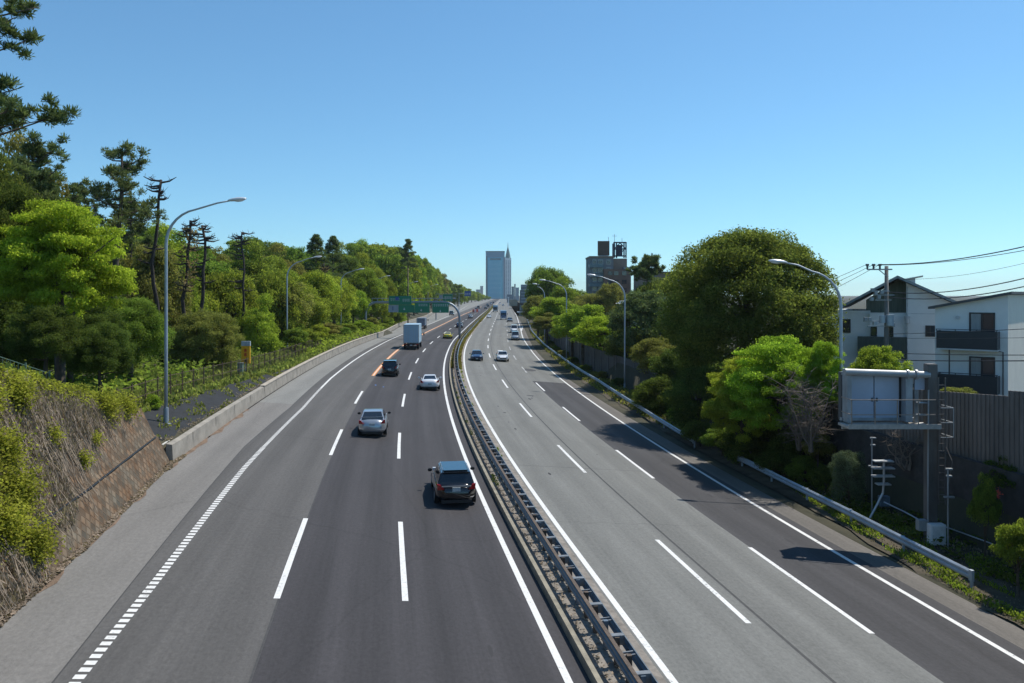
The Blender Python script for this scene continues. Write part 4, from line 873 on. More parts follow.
def sign(par, u0, u1, v0, v1, Y, mat, rows=(), arrow=None, y=-.8):
    o = bbox(par, 'sign_panel', u0, u1, v0, v1, Y+y, .12, mat)
    m = MB(par.location); yy = Y+y-.03
    for (v, ua, ub, h) in rows:      # rows of characters: small stroke clusters
        u = ua
        while u < ub-.3:
            x = U(u+.7, yy); z = V(v, yy); wd = 1.1*yy/796; hh = h*yy/796
            m.box((x, yy, z+hh*.35), (wd, .02, hh*.16)); m.box((x, yy, z-hh*.05), (wd*.8, .02, hh*.14)); m.box((x-wd*.1, yy-.012, z), (wd*.18, .02, hh*.9)); m.box((x+wd*.3, yy-.012, z-hh*.25), (wd*.14, .02, hh*.4)); u += 1.9
    if arrow:
        for (u, v) in arrow:
            x, z = U(u, yy), V(v, yy); k = yy/796
            m.box((x, yy, z+.6*k), (.5*k, .02, 1.2*k)); m.prism([(x-1.1*k, yy, z), (x+1.1*k, yy, z), (x, yy, z-1.2*k)], (0, .02, 0))
    if m.v: m.build('lettering', wht, o)
    return o
sA = sign(sg_, 389, 411.2, 295.9, 304.8, YS, green, [(299.8, 390.5, 399, 3), (300.4, 402.5, 409, 3.4)])
m = MB(sg_.location); k = YS/796; m.box((U(397.8, YS), YS-.96, V(298.6, YS)), (3.6*k, .03, 3.2*k)); m.build('blue_field', blue_, sA)
sign(sg_, 388.5, 398.3, 305.0, 312.2, YS, greyb, y=-.7); 
o = sign(sg_, 398.5, 414.5, 305.0, 312.6, YS, green, [], [(404.2, 309)], y=-.7)
sign(sg_, 414.7, 429.6, 303.0, 312.7, YS, green, [(305.2, 418.5, 428, 2.6)], [(421.2, 310.2)], y=-.85)
sign(sg_, 432.2, 448.8, 303.0, 312.8, YS, green, [(305.4, 433.6, 447.5, 3)], [(440.3, 311)], y=-.85)
m = MB(sg_.location); m.box((U(393.5, YS), YS-.86, V(308.2, YS)), (.7*YS/796, .03, 3.6*YS/796)); m.build('lettering', M_('sign_mark_blue', (.06, .10, .25), .6), sg_)
# second gantry further on
YS2 = 285; g2 = thing('overhead_sign_gantry', 'smaller, farther gantry frame with one green sign above the left lanes', 'sign gantry', (U(436, YS2), YS2, 0))
m = MB(g2.location); xa, xb = U(436, YS2), U(456, YS2); z = V(298.5, YS2); m.tube([(xa, YS2, 0), (xa, YS2, z-1), (xa+1, YS2, z), (xb, YS2, z)], .2, 8); m.tube([(xa, YS2, z+1.6), (xb, YS2, z+1.6)], .08, 6)
for i in range(7): x = xa+(xb-xa)*i/6; m.bar((x, YS2, z), (x, YS2, z+1.6), .07)
m.build('frame', gs_, g2); sign(g2, 443, 452.5, 294.3, 301.0, YS2, green, [(297.5, 444.5, 451.5, 2.6)]); sign(g2, 439.2, 442.8, 295, 299, YS2, greyb)
YS3 = 420; g3 = thing('blue_road_sign', 'square blue road sign on a pole at the forest edge', 'road sign', (U(467, YS3), YS3, 0))
m = MB(g3.location); m.tube([(U(459, YS3), YS3, gxy(U(459, YS3), YS3)-1), (U(459, YS3), YS3, V(293.3, YS3)), (U(471, YS3), YS3, V(293.3, YS3))], .16, 8); m.build('pole', gs_, g3); sign(g3, 464.5, 470.8, 291, 296.2, YS3, blue_, [(294.2, 465.3, 470, 2.4)])
# orange vertical notice by the fence
YO = 66; XO = U(245, YO); zo = gxy(XO, YO)
o = thing('orange_sign', 'upright orange notice board with red characters and a grey cap', 'sign', (XO, YO, zo))
m = MB(o.location); m.cyl((XO, YO+.1, zo-.1), (XO, YO+.1, V(344, YO)), .05, n=8); m.build('pole', steel, o)
bo = bbox(o, 'board', 241.3, 249.9, 346, 363.5, YO, .14, M_('board_orange', (.85, .42, .02), .5, nscale=2, amount=.08)); bbox(o, 'cap', 241.2, 250, 341.2, 345.9, YO-.02, .2, M_('cap_grey', (.38, .44, .50), .4, nscale=3)); 
m = MB(o.location); k = YO/796
for v in (350.2, 354.5):
    x, z = U(245.5, YO), V(v, YO); m.box((x, YO-.02, z+.9*k), (3.2*k, .02, .5*k)); m.box((x, YO-.02, z-.2*k), (2.6*k, .02, .5*k)); m.box((x, YO-.034, z), (.5*k, .02, 3.2*k)); m.box((x+.9*k, YO-.034, z-1*k), (.5*k, .02, 1.4*k)); m.box((x-.9*k, YO-.034, z-1*k), (.5*k, .02, 1.4*k))
m.build('red_lettering', M_('letter_red', (.6, .03, .04), .5), bo)
m = MB(o.location); x, z = U(245.5, YO), V(361, YO); m.box((x, YO-.02, z), (2*k, .02, 1.2*k)); m.box((x, YO-.034, z+.4*k), (.7*k, .02, 3*k)); m.build('black_lettering', blackp, bo)
Yq = 65; o = thing('green_cabinet', 'slim pale green utility cabinet beside the orange sign', 'cabinet', (U(239.5, Yq), Yq, gxy(U(239.5, Yq), Yq)))
bbox(o, 'body', 237.2, 242.4, 363.5, 385, Yq, .35, M_('cabinet_green', (.22, .32, .26), .6, nscale=3)); bbox(o, 'top', 237, 242.6, 362.8, 363.4, Yq-.03, .41, steel)
# camera / speaker post among the trees
Yc = 118; Xc_ = U(322.5, Yc); o = thing('camera_post', 'short post with two round white floodlights beside the low wall', 'post', (Xc_, Yc, gxy(Xc_, Yc)))
m = MB(o.location); m.cyl((Xc_, Yc, gxy(Xc_, Yc)-.1), (Xc_, Yc, V(331, Yc)), .09, n=8); m.box((Xc_, Yc-.2, V(346, Yc)), (.55, .3, 1.0)); m.bar((Xc_-.5, Yc, V(333, Yc)), (Xc_+.5, Yc, V(333, Yc)), .08); m.build('pole', polem, o)
for dx, v in ((-.45, 333), (.35, 330.5)): m = MB(o.location); m.cyl((Xc_+dx, Yc-.3, V(v, Yc)), (Xc_+dx, Yc, V(v, Yc)), .26, .2, 12); m.build('lamp', white, o)
# red-white barrier at the ramp split
Yr = 405; Xr = U(476, Yr); o = thing('striped_barrier', 'red and white crash barrier where the exit lanes split off', 'barrier', (Xr, Yr, 0))
for i in range(4):
    m = MB(o.location); m.box((Xr-1.35+i*.9, Yr+i*1.2, .75), (.88, .9, 1.5)); m.build('panel', M_('barrier_red', (.6, .12, .08), .6, amount=0, noise=False) if i == 0 else (bpy.data.materials['barrier_red'] if i == 2 else white), o)
#@@SPLIT3@@
# ------------------------------------------------------------------ vehicles
def paintm(name, col, rough=.25, metal=.3): return M_('paint_'+name, col, rough, metal, amount=0, noise=False, coat=1)
def prof_i(P, y): return float(np.interp(y, [p[0] for p in P], [p[1] for p in P]))
SPEC = dict(
 wagon=dict(L=4.75, W=1.78, H=1.50, top=[(-2.37, .70), (-2.30, .98), (-1.2, .99), (1.0, .93), (1.5, .86), (2.2, .68), (2.37, .50)], gb=(-2.22, 1.05), gt=(-1.88, .10), wt=.61, wb=.80, zb=.95),
 hatch=dict(L=4.48, W=1.75, H=1.49, top=[(-2.24, .75), (-2.15, 1.02), (-1.6, 1.04), (1.0, .93), (1.6, .84), (2.1, .66), (2.24, .48)], gb=(-2.0, 1.25), gt=(-1.0, .10), wt=.58, wb=.78, zb=1.0),
 sedan=dict(L=4.6, W=1.76, H=1.44, top=[(-2.3, .72), (-2.2, .96), (-1.5, 1.0), (.9, .92), (1.5, .86), (2.15, .70), (2.3, .52)], gb=(-1.75, 1.10), gt=(-.95, .15), wt=.58, wb=.78, zb=.96),
 coupe=dict(L=4.38, W=1.83, H=1.29, top=[(-2.19, .68), (-2.1, .92), (-1.6, .97), (-.9, .92), (.6, .80), (1.5, .74), (2.1, .55), (2.19, .42)], gb=(-1.75, .75), gt=(-.65, .0), wt=.50, wb=.72, zb=.88),
 suv=dict(L=4.1, W=1.72, H=1.72, top=[(-2.05, .75), (-1.98, 1.05), (1.0, 1.03), (1.4, .98), (1.95, .78), (2.05, .55)], gb=(-1.95, 1.15), gt=(-1.72, .45), wt=.66, wb=.80, zb=1.05),
 van=dict(L=4.7, W=1.74, H=1.86, top=[(-2.35, .75), (-2.28, 1.05), (1.4, 1.03), (1.8, .96), (2.25, .72), (2.35, .5)], gb=(-2.26, 1.75), gt=(-2.12, .85), wt=.68, wb=.82, zb=1.04),
)
def body_mesh(sp):
    L, Wd = sp['L'], sp['W']; ys = list(np.linspace(-.5, .5, 37)*L); NR = 24; vs = []
    for y in ys:
        e = min(abs(2*y/L), .9985); w = Wd/2*(1-e**7)**(1/3.2) if e > .5 else Wd/2
        w = max(w, Wd*.30) if abs(y) < L*.499 else Wd*.30
        zt = prof_i(sp['top'], y); z0 = .22+.10*max(0, (e-.82)/.18)
        for j in range(NR):
            a = 2*math.pi*j/NR+math.pi/NR; cx, cz = math.cos(a), math.sin(a); n = 4.5
            k = (abs(cx)**n+abs(cz)**n)**(-1/n); X = w*cx*k; t = (cz*k+1)/2; Z = z0+(zt-z0)*t
            X *= 1-.055*max(0, (t-.62)/.38)-.05*max(0, (.25-t)/.25); vs.append((X, y, Z+(.03*(1-(X/w)**2) if t > .9 else 0)))
    n = len(ys); fs = [(i*NR+j, i*NR+(j+1) % NR, (i+1)*NR+(j+1) % NR, (i+1)*NR+j) for i in range(n-1) for j in range(NR)]+[tuple(range(NR)), tuple((n-1)*NR+j for j in range(NR))]
    return vs, fs
def vehicle(kind, name, label, cat, paint, group='cars driving on the motorway', tail=True, roof=None, far=False, plate='white'):
    sp = SPEC[kind]; L, Wd, H = sp['L'], sp['W'], sp['H']; o = thing(name, label, cat, (0, 0, 0), 0, group)
    m = MB(); m.add(*body_mesh(sp)); m.build('body', paint, o, True)
    yb0, yb1 = sp['gb']; yt0, yt1 = sp['gt']; wb, wt, zb = sp['wb'], sp['wt'], sp['zb']-.06
    B = [(-wb, yb0, zb), (wb, yb0, zb), (wb, yb1, zb), (-wb, yb1, zb)]; T = [(-wt, yt0, H-.05), (wt, yt0, H-.05), (wt, yt1, H-.03), (-wt, yt1, H-.03)]
    m = MB(); ym = (yt0+yt1)/2
    m.add(B+T+[(-wt*.97, ym, H-.01), (wt*.97, ym, H-.01)], [(0, 1, 5, 4), (2, 3, 7, 6), (1, 2, 6, 9, 5), (3, 0, 4, 8, 7), (4, 5, 9, 8), (8, 9, 6, 7), (3, 2, 1, 0)])
    m.build('cabin', paint, o, False, bevel=.035)
    if roof: m = MB(); m.box((0, ym, H+.0), (wt*1.72, abs(yt1-yt0)*.93, .012)); m.build('roof_panel', roof, o)
    def pane(nm, q, ins, off):
        q = [Vector(p) for p in q]; n = (q[1]-q[0]).cross(q[3]-q[0]).normalized()
        u0, u1, v0, v1 = ins; bl = lambda u, v: q[0].lerp(q[1], u).lerp(q[3].lerp(q[2], u), v)+n*off
        P = [bl(u0, v0), bl(u1, v0), bl(u1, v1), bl(u0, v1)]; m = MB(); m.prism(P, n*.012); return m.build(nm, glassd, o)
    pane('rear_window', [B[0], B[1], T[1], T[0]], (.06, .94, .16, .93), .004)
    pane('windshield', [B[2], B[3], T[3], T[2]], (.05, .95, .12, .94), .004)
    for sgn in (1, -1):
        q = [B[1], B[2], T[2], T[1]] if sgn > 0 else [B[3], B[0], T[0], T[3]]
        cuts = ((.05, .32), (.34, .62), (.64, .93)) if not kind == 'coupe' else ((.12, .42), (.45, .9))
        for a, c in cuts:
            if sgn < 0: a, c = 1-c, 1-a
            pane('side_window', q, (a, c, .2, .88), .004)
    # wheels
    for sx in (-1, 1):
        for y in (-L*.29, L*.31):
            w = thing('wheel', None, None); w.parent = o; w.location = (sx*(Wd/2-.115), y, .31); del_ = None
            m = MB(); m.cyl((-.11, 0, 0), (.11, 0, 0), .31, n=20); t = m.build('tyre', rubber, w)
            m = MB(); m.cyl((sx*.10, 0, 0), (sx*.125, 0, 0), .20, n=14); m.build('rim', rimm, w)
    m = MB()
    for sx in (-1, 1):
        for y in (-L*.29, L*.31): m.cyl((sx*(Wd/2-.02), y, .34), (sx*(Wd/2+.001), y, .34), .37, n=20)
    m.build('wheel_arch', blackp, o)
    zl = sp['zb']-.16
    for sx in (-1, 1):
        m = MB(); m.prism([(sx*(Wd/2-.34), -L/2+.06, zl+.02), (sx*(Wd/2-.09), -L/2+.16, zl-.0), (sx*(Wd/2-.07), -L/2+.17, zl+.24), (sx*(Wd/2-.22), -L/2+.13, zl+.2)], (0, -.11, 0)); m.build('taillight', redl, o)
        m = MB(); m.prism([(sx*(Wd/2-.45), L/2-.17, zl-.14), (sx*(Wd/2-.1), L/2-.3, zl-.12), (sx*(Wd/2-.1), L/2-.34, zl+.02), (sx*(Wd/2-.42), L/2-.24, zl-.02)], (0, .13, .0)); m.build('headlight', ledw, o)
        m = MB(); ym_ = yb1-.28; m.box((sx*(Wd/2+.09), ym_, zb+.10), (.2, .1, .14)); m.build('side_mirror', blackp if 'silver' in label or 'black' in label else paint, o, bevel=.03)
    m = MB(); m.box((0, -L/2+.03, .80 if kind != 'coupe' else .6), (.34, .08, .17)); m.build('licence_plate', platem, o)
    m = MB(); m.box((0, -L/2+.02, .30), (Wd*.72, .10, .13)); m.build('bumper_trim', blackp, o)
    m = MB(); m.box((0, L/2-.03, .48), (Wd*.55, .08, .18)); m.build('grille', blackp, o)
    m = MB(); m.box((0, L/2-.02, .36), (.34, .08, .14)); m.build('licence_plate', platem, o)
    if kind == 'wagon':
        m = MB(); m.box((0, -L/2+.012, .94), (Wd*.70, .05, .035)); m.build('chrome_strip', rimm, o)
        m = MB()
        for sx in (-1, 1): m.bar((sx*(wt-.06), yt0+.1, H+.012), (sx*(wt-.06), yt1-.1, H+.02), .022)
        m.build('roof_rail', rimm, o)
        m = MB(); m.box((0, yt0-.05, H-.055), (wt*1.8, .16, .03)); m.build('rear_spoiler', paint, o)
    if kind in ('hatch',):
        m = MB(); m.box((0, yb0+.38, H-.33), (wb*1.7, .05, .04)); m.build('rear_spoiler', paint, o)
    if kind in ('suv',):
        m = MB(); m.box((0, yt0-.06, H-.05), (wt*1.8, .2, .04)); m.build('rear_spoiler', paint, o)
    return o
def put(o, s, d, rev=False, sc=1):
    o.location = pt(s, d, .004); o.rotation_euler = (0, 0, ang(s)+(math.pi if rev else 0)); o.scale = (sc, sc, sc); return o
P_black = paintm('black', (.010, .010, .012), .15, .2); P_silver = paintm('silver', (.40, .43, .46), .28, .6); P_white = paintm('white', (.72, .74, .76), .3, 0); P_navy = paintm('navy', (.03, .06, .13), .2, .4); P_yellow = paintm('yellow', (.68, .58, .03), .3, 0); P_grey = paintm('grey', (.13, .14, .15), .25, .5); P_blue = paintm('blue', (.05, .12, .26), .25, .4)
roofsky = M_('roof_sky_reflection', (.012, .04, .075), .16, .0, amount=0, noise=False)  # sky reflected in the black roof, painted in as a deep blue
put(vehicle('wagon', 'car', 'black estate car nearest the camera, beside the central guardrail', 'car', P_black, roof=roofsky), 36.6, -3.95)
put(vehicle('hatch', 'car', 'silver hatchback in the middle lane ahead of the black estate car', 'car', P_silver), 51.8, -8.0)
put(vehicle('coupe', 'car', 'low white sports coupe in the fast lane with dark rear window', 'car', P_white), 77.6, -4.15, sc=1.05)
put(vehicle('suv', 'car', 'small black boxy car beside the start of the orange line', 'car', P_black), 87, -8.45)
put(vehicle('coupe', 'car', 'bright yellow sports car in the left carriageway near the gantry leg', 'car', P_yellow), 164.5, -4.5)
put(vehicle('sedan', 'car', 'dark blue car just behind the right leg of the sign gantry', 'car', P_navy), 215, -4.9)
put(vehicle('hatch', 'car', 'small silver car well beyond the yellow one in the fast lane', 'car', P_silver), 300, -5.6)
put(vehicle('van', 'van', 'dark van far off in the exit lane under the lone green signs', 'van', P_grey), 345, -15.6, sc=1.1)
put(vehicle('sedan', 'car', 'dark blue saloon coming towards the camera by the median', 'car', P_navy), 116, 1.75, True)
put(vehicle('sedan', 'car', 'white saloon coming towards the camera in the middle right lane', 'car', P_white), 118, 5.6, True)
put(vehicle('van', 'van', 'silver minivan coming towards the camera along the right edge line', 'van', P_silver), 170, 9.5, True)
put(vehicle('van', 'van', 'white van right behind the silver minivan, showing only its roof', 'van', P_white), 196, 9.6, True, 1.05)
put(vehicle('sedan', 'car', 'dark oncoming car between the blue truck and the silver minivan', 'car', P_grey), 262, 9.0, True)
put(vehicle('sedan', 'car', 'oncoming white car with black bonnet hugging the median far off', 'car', P_white), 305, 1.3, True)
put(vehicle('sedan', 'car', 'far black car, leftmost in the distant queue in the left lanes', 'car', P_black), 470, -9.2)
put(vehicle('van', 'van', 'far black van, second in the distant queue in the left lanes', 'van', P_black), 520, -9.6)
put(vehicle('sedan', 'car', 'far black car in the fast lane of the distant queue', 'car', P_black), 500, -4.4)
put(vehicle('suv', 'car', 'far grey car in the fast lane behind the last black car', 'car', P_grey), 580, -4.4)
put(vehicle('van', 'van', 'far silver van among the distant queue before the towers', 'van', P_silver), 650, -6.5)
put(vehicle('van', 'van', 'farthest white van at the end of the left lanes', 'van', P_white), 760, -5.5, sc=1.15)
put(vehicle('suv', 'car', 'farthest dark car at the very end of the left lanes', 'car', P_navy), 830, -4.0)
put(vehicle('sedan', 'car', 'far silver car at the end of the right lanes beside the white pole', 'car', P_silver), 640, 6.4, True)
put(vehicle('van', 'van', 'farthest oncoming white van before the slim tower', 'van', P_white), 760, 3.2, True)

def truck(name, label, s, d, boxcol, cabcol, L=8.0, Wd=2.45, H=3.75, floor=1.05, rev=False, sc=1, rear=True):
    o = thing(name, label, 'truck', group='trucks on the motorway')
    m = MB(); m.box((0, -.9, (floor+H)/2), (Wd, L-1.9, H-floor)); bx_ = m.build('cargo_box', boxcol, o, bevel=.02)
    yr = -.9-(L-1.9)/2
    m = MB()
    for x in (-Wd/2+.06, Wd/2-.06): m.box((x, yr-.015, (floor+H)/2), (.12, .05, H-floor))
    for z in (floor+.06, H-.06): m.box((0, yr-.016, z), (Wd-.24, .05, .12))
    m.build('door_frame', M_('truck_frame', (.36, .42, .46), .5, .3) if 'truck_frame' not in bpy.data.materials else bpy.data.materials['truck_frame'], o)
    for x in (-.56, .56):
        m = MB(); m.box((x, yr-.012, (floor+H)/2), (1.07, .03, H-floor-.26)); dr_ = m.build('rear_door', boxcol, o)
        m = MB()
        for e in (-.2, .2): m.cyl((x+e, yr-.045, floor+.1), (x+e, yr-.045, H-.1), .018, n=6)
        m.build('lock_bar', rimm, dr_)
    m = MB(); m.box((0, -.3, .82), (.9, L-.8, .3)); m.box((0, yr+.1, .88), (Wd*.96, .12, .2)); m.box((0, yr+.02, .55), (Wd*.9, .08, .14)); m.build('chassis', M_('truck_chassis', (.05, .035, .03), .8) if 'truck_chassis' not in bpy.data.materials else bpy.data.materials['truck_chassis'], o)
    for y in (yr+1.3, L/2-1.0):
        for sx in (-1, 1):
            w = thing('wheel', None, None); w.parent = o; w.location = (sx*(Wd/2-.2), y, .48)
            m = MB(); m.cyl((-.17, 0, 0), (.17, 0, 0), .48, n=20); m.build('tyre', rubber, w); m = MB(); m.cyl((sx*.16, 0, 0), (sx*.18, 0, 0), .26, n=14); m.build('rim', rimm, w)
    for sx in (-1, 1):
        m = MB(); m.box((sx*(Wd/2-.3), yr-.03, .86), (.4, .05, .12)); m.build('taillight', redl, o)
        m = MB(); m.box((sx*(Wd/2-.2), yr+.55, .5), (.4, .03, .5)); m.build('mudflap', rubber, o)
        m = MB(); m.bar((sx*(Wd/2-.05), L/2-.4, 2.3), (sx*(Wd/2+.3), L/2-.3, 2.3), .04); m.box((sx*(Wd/2+.3), L/2-.3, 2.1), (.2, .1, .45)); m.build('side_mirror', blackp, o)
    m = MB(); yc = L/2-.95; m.prism([(-Wd/2+.06, yc-.85, .75), (-Wd/2+.06, yc+.9, .75), (-Wd/2+.06, yc+.9, 1.6), (-Wd/2+.06, yc+.7, 2.6), (-Wd/2+.06, yc-.85, 2.7)], (Wd-.12, 0, 0)); m.build('cab', cabcol, o, bevel=.05)
    m = MB(); m.prism([(-Wd/2+.2, yc+.915, 1.62), (Wd/2-.2, yc+.915, 1.62), (Wd/2-.25, yc+.735, 2.5), (-Wd/2+.25, yc+.735, 2.5)], (0, .02, 0)); m.build('windshield', glassd, o)
    for sx in (-1, 1):
        m = MB(); m.box((sx*(Wd/2-.055), yc+.1, 2.05), (.03, .9, .6)); m.build('side_window', glassd, o)
        m = MB(); m.box((sx*(Wd/2-.35), yc+.93, 1.0), (.35, .05, .18)); m.build('headlight', ledw, o)
    m = MB(); m.box((0, yc+.93, .62), (Wd*.9, .1, .25)); m.build('bumper', white, o)
    m = MB(); m.box((.0, yr-.05, .72), (.36, .02, .18)); m.build('licence_plate', platem, o)
    put(o, s, d, rev, sc); return o
lb_ = M_('truck_box_blue', (.35, .50, .62), .5, .2, nscale=.6, amount=.06); wb_ = M_('truck_box_white', (.62, .65, .67), .5, nscale=.6, amount=.05); nb_ = M_('truck_box_navy', (.05, .10, .22), .45, nscale=.6, amount=.05)
truck('box_truck', 'pale blue box truck in the middle lane just before the sign gantry', 130.5, -8.5, lb_, P_white, sc=1.0, H=4.0)
truck('box_truck', 'small grey-blue truck ahead of the pale blue truck, mostly hidden by it', 205, -14.0, M_('truck_box_grey', (.16, .20, .27), .5), P_grey, L=6, Wd=2.0, H=2.8, floor=.9)
truck('box_truck', 'dark blue truck with pale upper box coming down the middle right lane', 284, 6.9, lb_, P_blue, L=7, H=3.3, Wd=2.2, rev=True)
truck('box_truck', 'distant pale truck with dark cab oncoming near the median', 415, 2.6, lb_, P_grey, L=8, H=3.5, rev=True)
#@@SPLIT4@@

# ------------------------------------------------------------------ vegetation
def crown(name, seed, N, leaf, nclump=55, flat=.85, cr=(.2, .36), fill=.25, low=-.75, droop=0, needle=False, shape='round', asp=.8, tight=False):
    r = np.random.default_rng(seed)
    i_ = np.arange(nclump)+.5; ph = np.arccos(1-2*i_/nclump); th = math.pi*(1+5**.5)*i_; d = np.stack([np.cos(th)*np.sin(ph), np.sin(th)*np.sin(ph), np.cos(ph)], 1)+r.normal(size=(nclump, 3))*.12; d /= np.linalg.norm(d, axis=1)[:, None]; d[:, 2] = np.where(d[:, 2] < low, -d[:, 2], d[:, 2])
    rad = r.uniform(.5, .86, nclump)*(1+.07*r.normal(size=nclump)); 
    if shape == 'cone': 
        zz_ = r.uniform(-1, 1, nclump); k = (1-zz_)*.42+.08; a = r.uniform(0, 6.28, nclump); C = np.stack([np.cos(a)*k*r.uniform(.4, 1, nclump), np.sin(a)*k*r.uniform(.4, 1, nclump), zz_], 1)
    elif shape == 'maple':
        C = d*(r.uniform(.35, .92, nclump)*(1+.10*r.normal(size=nclump)))[:, None]; C[:, 2] *= flat
    elif shape == 'box':
        C = d/np.abs(d).max(1)[:, None]*r.uniform(.55, .72, nclump)[:, None]
    else: C = d*rad[:, None]; C[:, 2] *= flat
    if tight: C = d*(.74+.09*r.random(nclump)+np.where(r.random(nclump) < .3, -.25, 0))[:, None]; C[:, 2] *= flat
    R = r.uniform(cr[0], cr[1], nclump); 
    zs = {'maple': .30, 'cone': .5}.get(shape, .72)
    w = R**2; idx = r.choice(nclump, N, p=w/w.sum()); q = r.normal(size=(N, 3)); q /= np.linalg.norm(q, axis=1)[:, None]
    up = r.random(N) < .6; q[:, 2] = np.where(up, np.abs(q[:, 2]), q[:, 2])
    rr_ = R[idx]*(1-fill*r.random(N)**2)*(1+.10*r.normal(size=N)); P = C[idx]+q*rr_[:, None]*np.array([1, 1, zs])
    # small twigs of leaves breaking the outline
    P += r.normal(size=(N, 3))*.018
    nr = q*.5+r.normal(size=(N, 3))*.55; nr[:, 2] += .3; nr /= np.linalg.norm(nr, axis=1)[:, None]
    a = np.cross(nr, r.normal(size=(N, 3))); 
    if needle: a = q*.6+r.normal(size=(N, 3))*.5+np.array([0, 0, .35]); 
    a /= np.linalg.norm(a, axis=1)[:, None]; b = np.cross(nr, a); b /= np.linalg.norm(b, axis=1)[:, None]+1e-9
    sz = (leaf*r.uniform(.6, 1.4, N))[:, None]*.5; k = .22 if needle else asp*.6
    V_ = np.stack([P-a*sz, P-b*sz*k+a*sz*.1, P+a*sz, P+b*sz*k+a*sz*.1], 1).reshape(-1, 3)
    me = bpy.data.meshes.new(name); me.vertices.add(4*N); me.vertices.foreach_set('co', V_.astype(np.float32).ravel())
    me.loops.add(4*N); me.loops.foreach_set('vertex_index', np.arange(4*N, dtype=np.int32)); me.polygons.add(N); me.polygons.foreach_set('loop_start', np.arange(0, 4*N, 4, dtype=np.int32))
    me.update(calc_edges=True); return me, C
def trunk(name, seed, C, base=-2.2, r0=.055, nl=14):
    rr = random.Random(seed); m = MB(); top = Vector((rr.uniform(-.05, .05), rr.uniform(-.05, .05), .25))
    m.tube([(0, 0, -1.02), (rr.uniform(-.03, .03), 0, -.8), (0, rr.uniform(-.03, .03), -.5), top], [r0*1.15, r0, r0*.8, r0*.3], 8)
    m.tube([(0, 0, -8), (0, 0, -1.02)], [r0*1.3, r0*1.15], 8)
    idx = rr.sample(range(len(C)), min(nl, len(C)))
    for i in idx:
        c = Vector(C[i]); z = rr.uniform(-.75, .1) ; st = Vector((0, 0, min(z, c.z))); mid = st.lerp(c, .5)+Vector((0, 0, .06)); m.tube([st, mid, c*.95], [r0*.45, r0*.28, r0*.1], 5)
    o = m.build(name, None, fixn=False, smooth=True); me = o.data; bpy.data.objects.remove(o); return me
LIB = {}
def variant(key, **kw):
    nl = kw.pop('nl', 14); tb = kw.pop('base', -2.2); r0 = kw.pop('r0', .055)
    me, C = crown('crown_'+key, **kw); LIB[key] = (me, trunk('trunk_'+key, kw['seed'], C, tb, r0, nl))
variant('bigA', seed=1, N=150000, leaf=.030, nclump=210, cr=(.10, .20), fill=.5)
variant('dome', seed=21, N=170000, leaf=.028, nclump=300, cr=(.10, .19), fill=.5, flat=1.0, tight=True)
variant('bigB', seed=2, N=90000, leaf=.036, nclump=120, cr=(.13, .25), fill=.5)
variant('layer', seed=3, N=120000, leaf=.036, nclump=230, cr=(.11, .22), shape='maple', fill=.6)
variant('medA', seed=4, N=42000, leaf=.052, nclump=80, cr=(.15, .30), fill=.5)
variant('medB', seed=5, N=42000, leaf=.052, nclump=60, cr=(.16, .32), flat=1.1, fill=.5)
variant('medC', seed=6, N=36000, leaf=.052, nclump=90, cr=(.12, .26), fill=.7)
variant('farA', seed=7, N=14000, leaf=.085, nclump=50, cr=(.16, .3), fill=.4)
variant('farB', seed=8, N=14000, leaf=.085, nclump=40, cr=(.16, .32), flat=1.15, fill=.4)
variant('cone', seed=9, N=15000, leaf=.09, nclump=70, cr=(.10, .2), shape='cone', needle=True, base=-1.6, r0=.04)
variant('shrub', seed=10, N=16000, leaf=.075, nclump=50, cr=(.14, .3), low=-.4, flat=.8, base=-.9)
variant('hedge', seed=11, N=30000, leaf=.05, nclump=90, cr=(.18, .3), flat=1.0, base=-1.1, shape='box')
ntree = 0
def tree(X, Y, Rx, top, key, mat, label, z0=None, Ry=None, low=None, bmat=bark, name='tree', cat='tree', group=None, rot=None):
    """crown spans from low to top; trunk goes to the ground"""
    global ntree; ntree += 1
    if z0 is None: z0 = gxy(X, Y)
    Ry = Ry or Rx; low = z0+ (top-z0)*.22 if low is None else low; Rz = (top-low)/2; cz = (top+low)/2
    o = thing(name, label, cat, (X, Y, z0-.1), random.uniform(0, 6.28) if rot is None else rot, group)
    cm, tm = LIB[key]
    c = bpy.data.objects.new('crown' if name == 'tree' or name.endswith('tree') else 'foliage', cm); COL.objects.link(c); c.parent = o; c.location = (0, 0, cz-z0+.1); c.scale = (Rx, Ry, Rz/.98)
    if not cm.materials: cm.materials.append(None)
    c.material_slots[0].link = 'OBJECT'; c.material_slots[0].material = mat
    if not tm.materials: tm.materials.append(None)
    t = bpy.data.objects.new('trunk', tm); COL.objects.link(t); t.parent = o; t.material_slots[0].link = 'OBJECT'; t.material_slots[0].material = bmat
    t.scale = (Rx, Rx, Rz); t.location = (0, 0, cz-z0+.1)
    return o
def T(u, Y, wpx, vtop, vlow, key, mat, label, **kw):       # from where it is seen: column, distance, width in px, top and bottom rows
    X = U(u, Y); return tree(X, Y, wpx/2/796*Y, V(vtop, Y), key, LM[mat], label, low=V(vlow, Y), **kw)

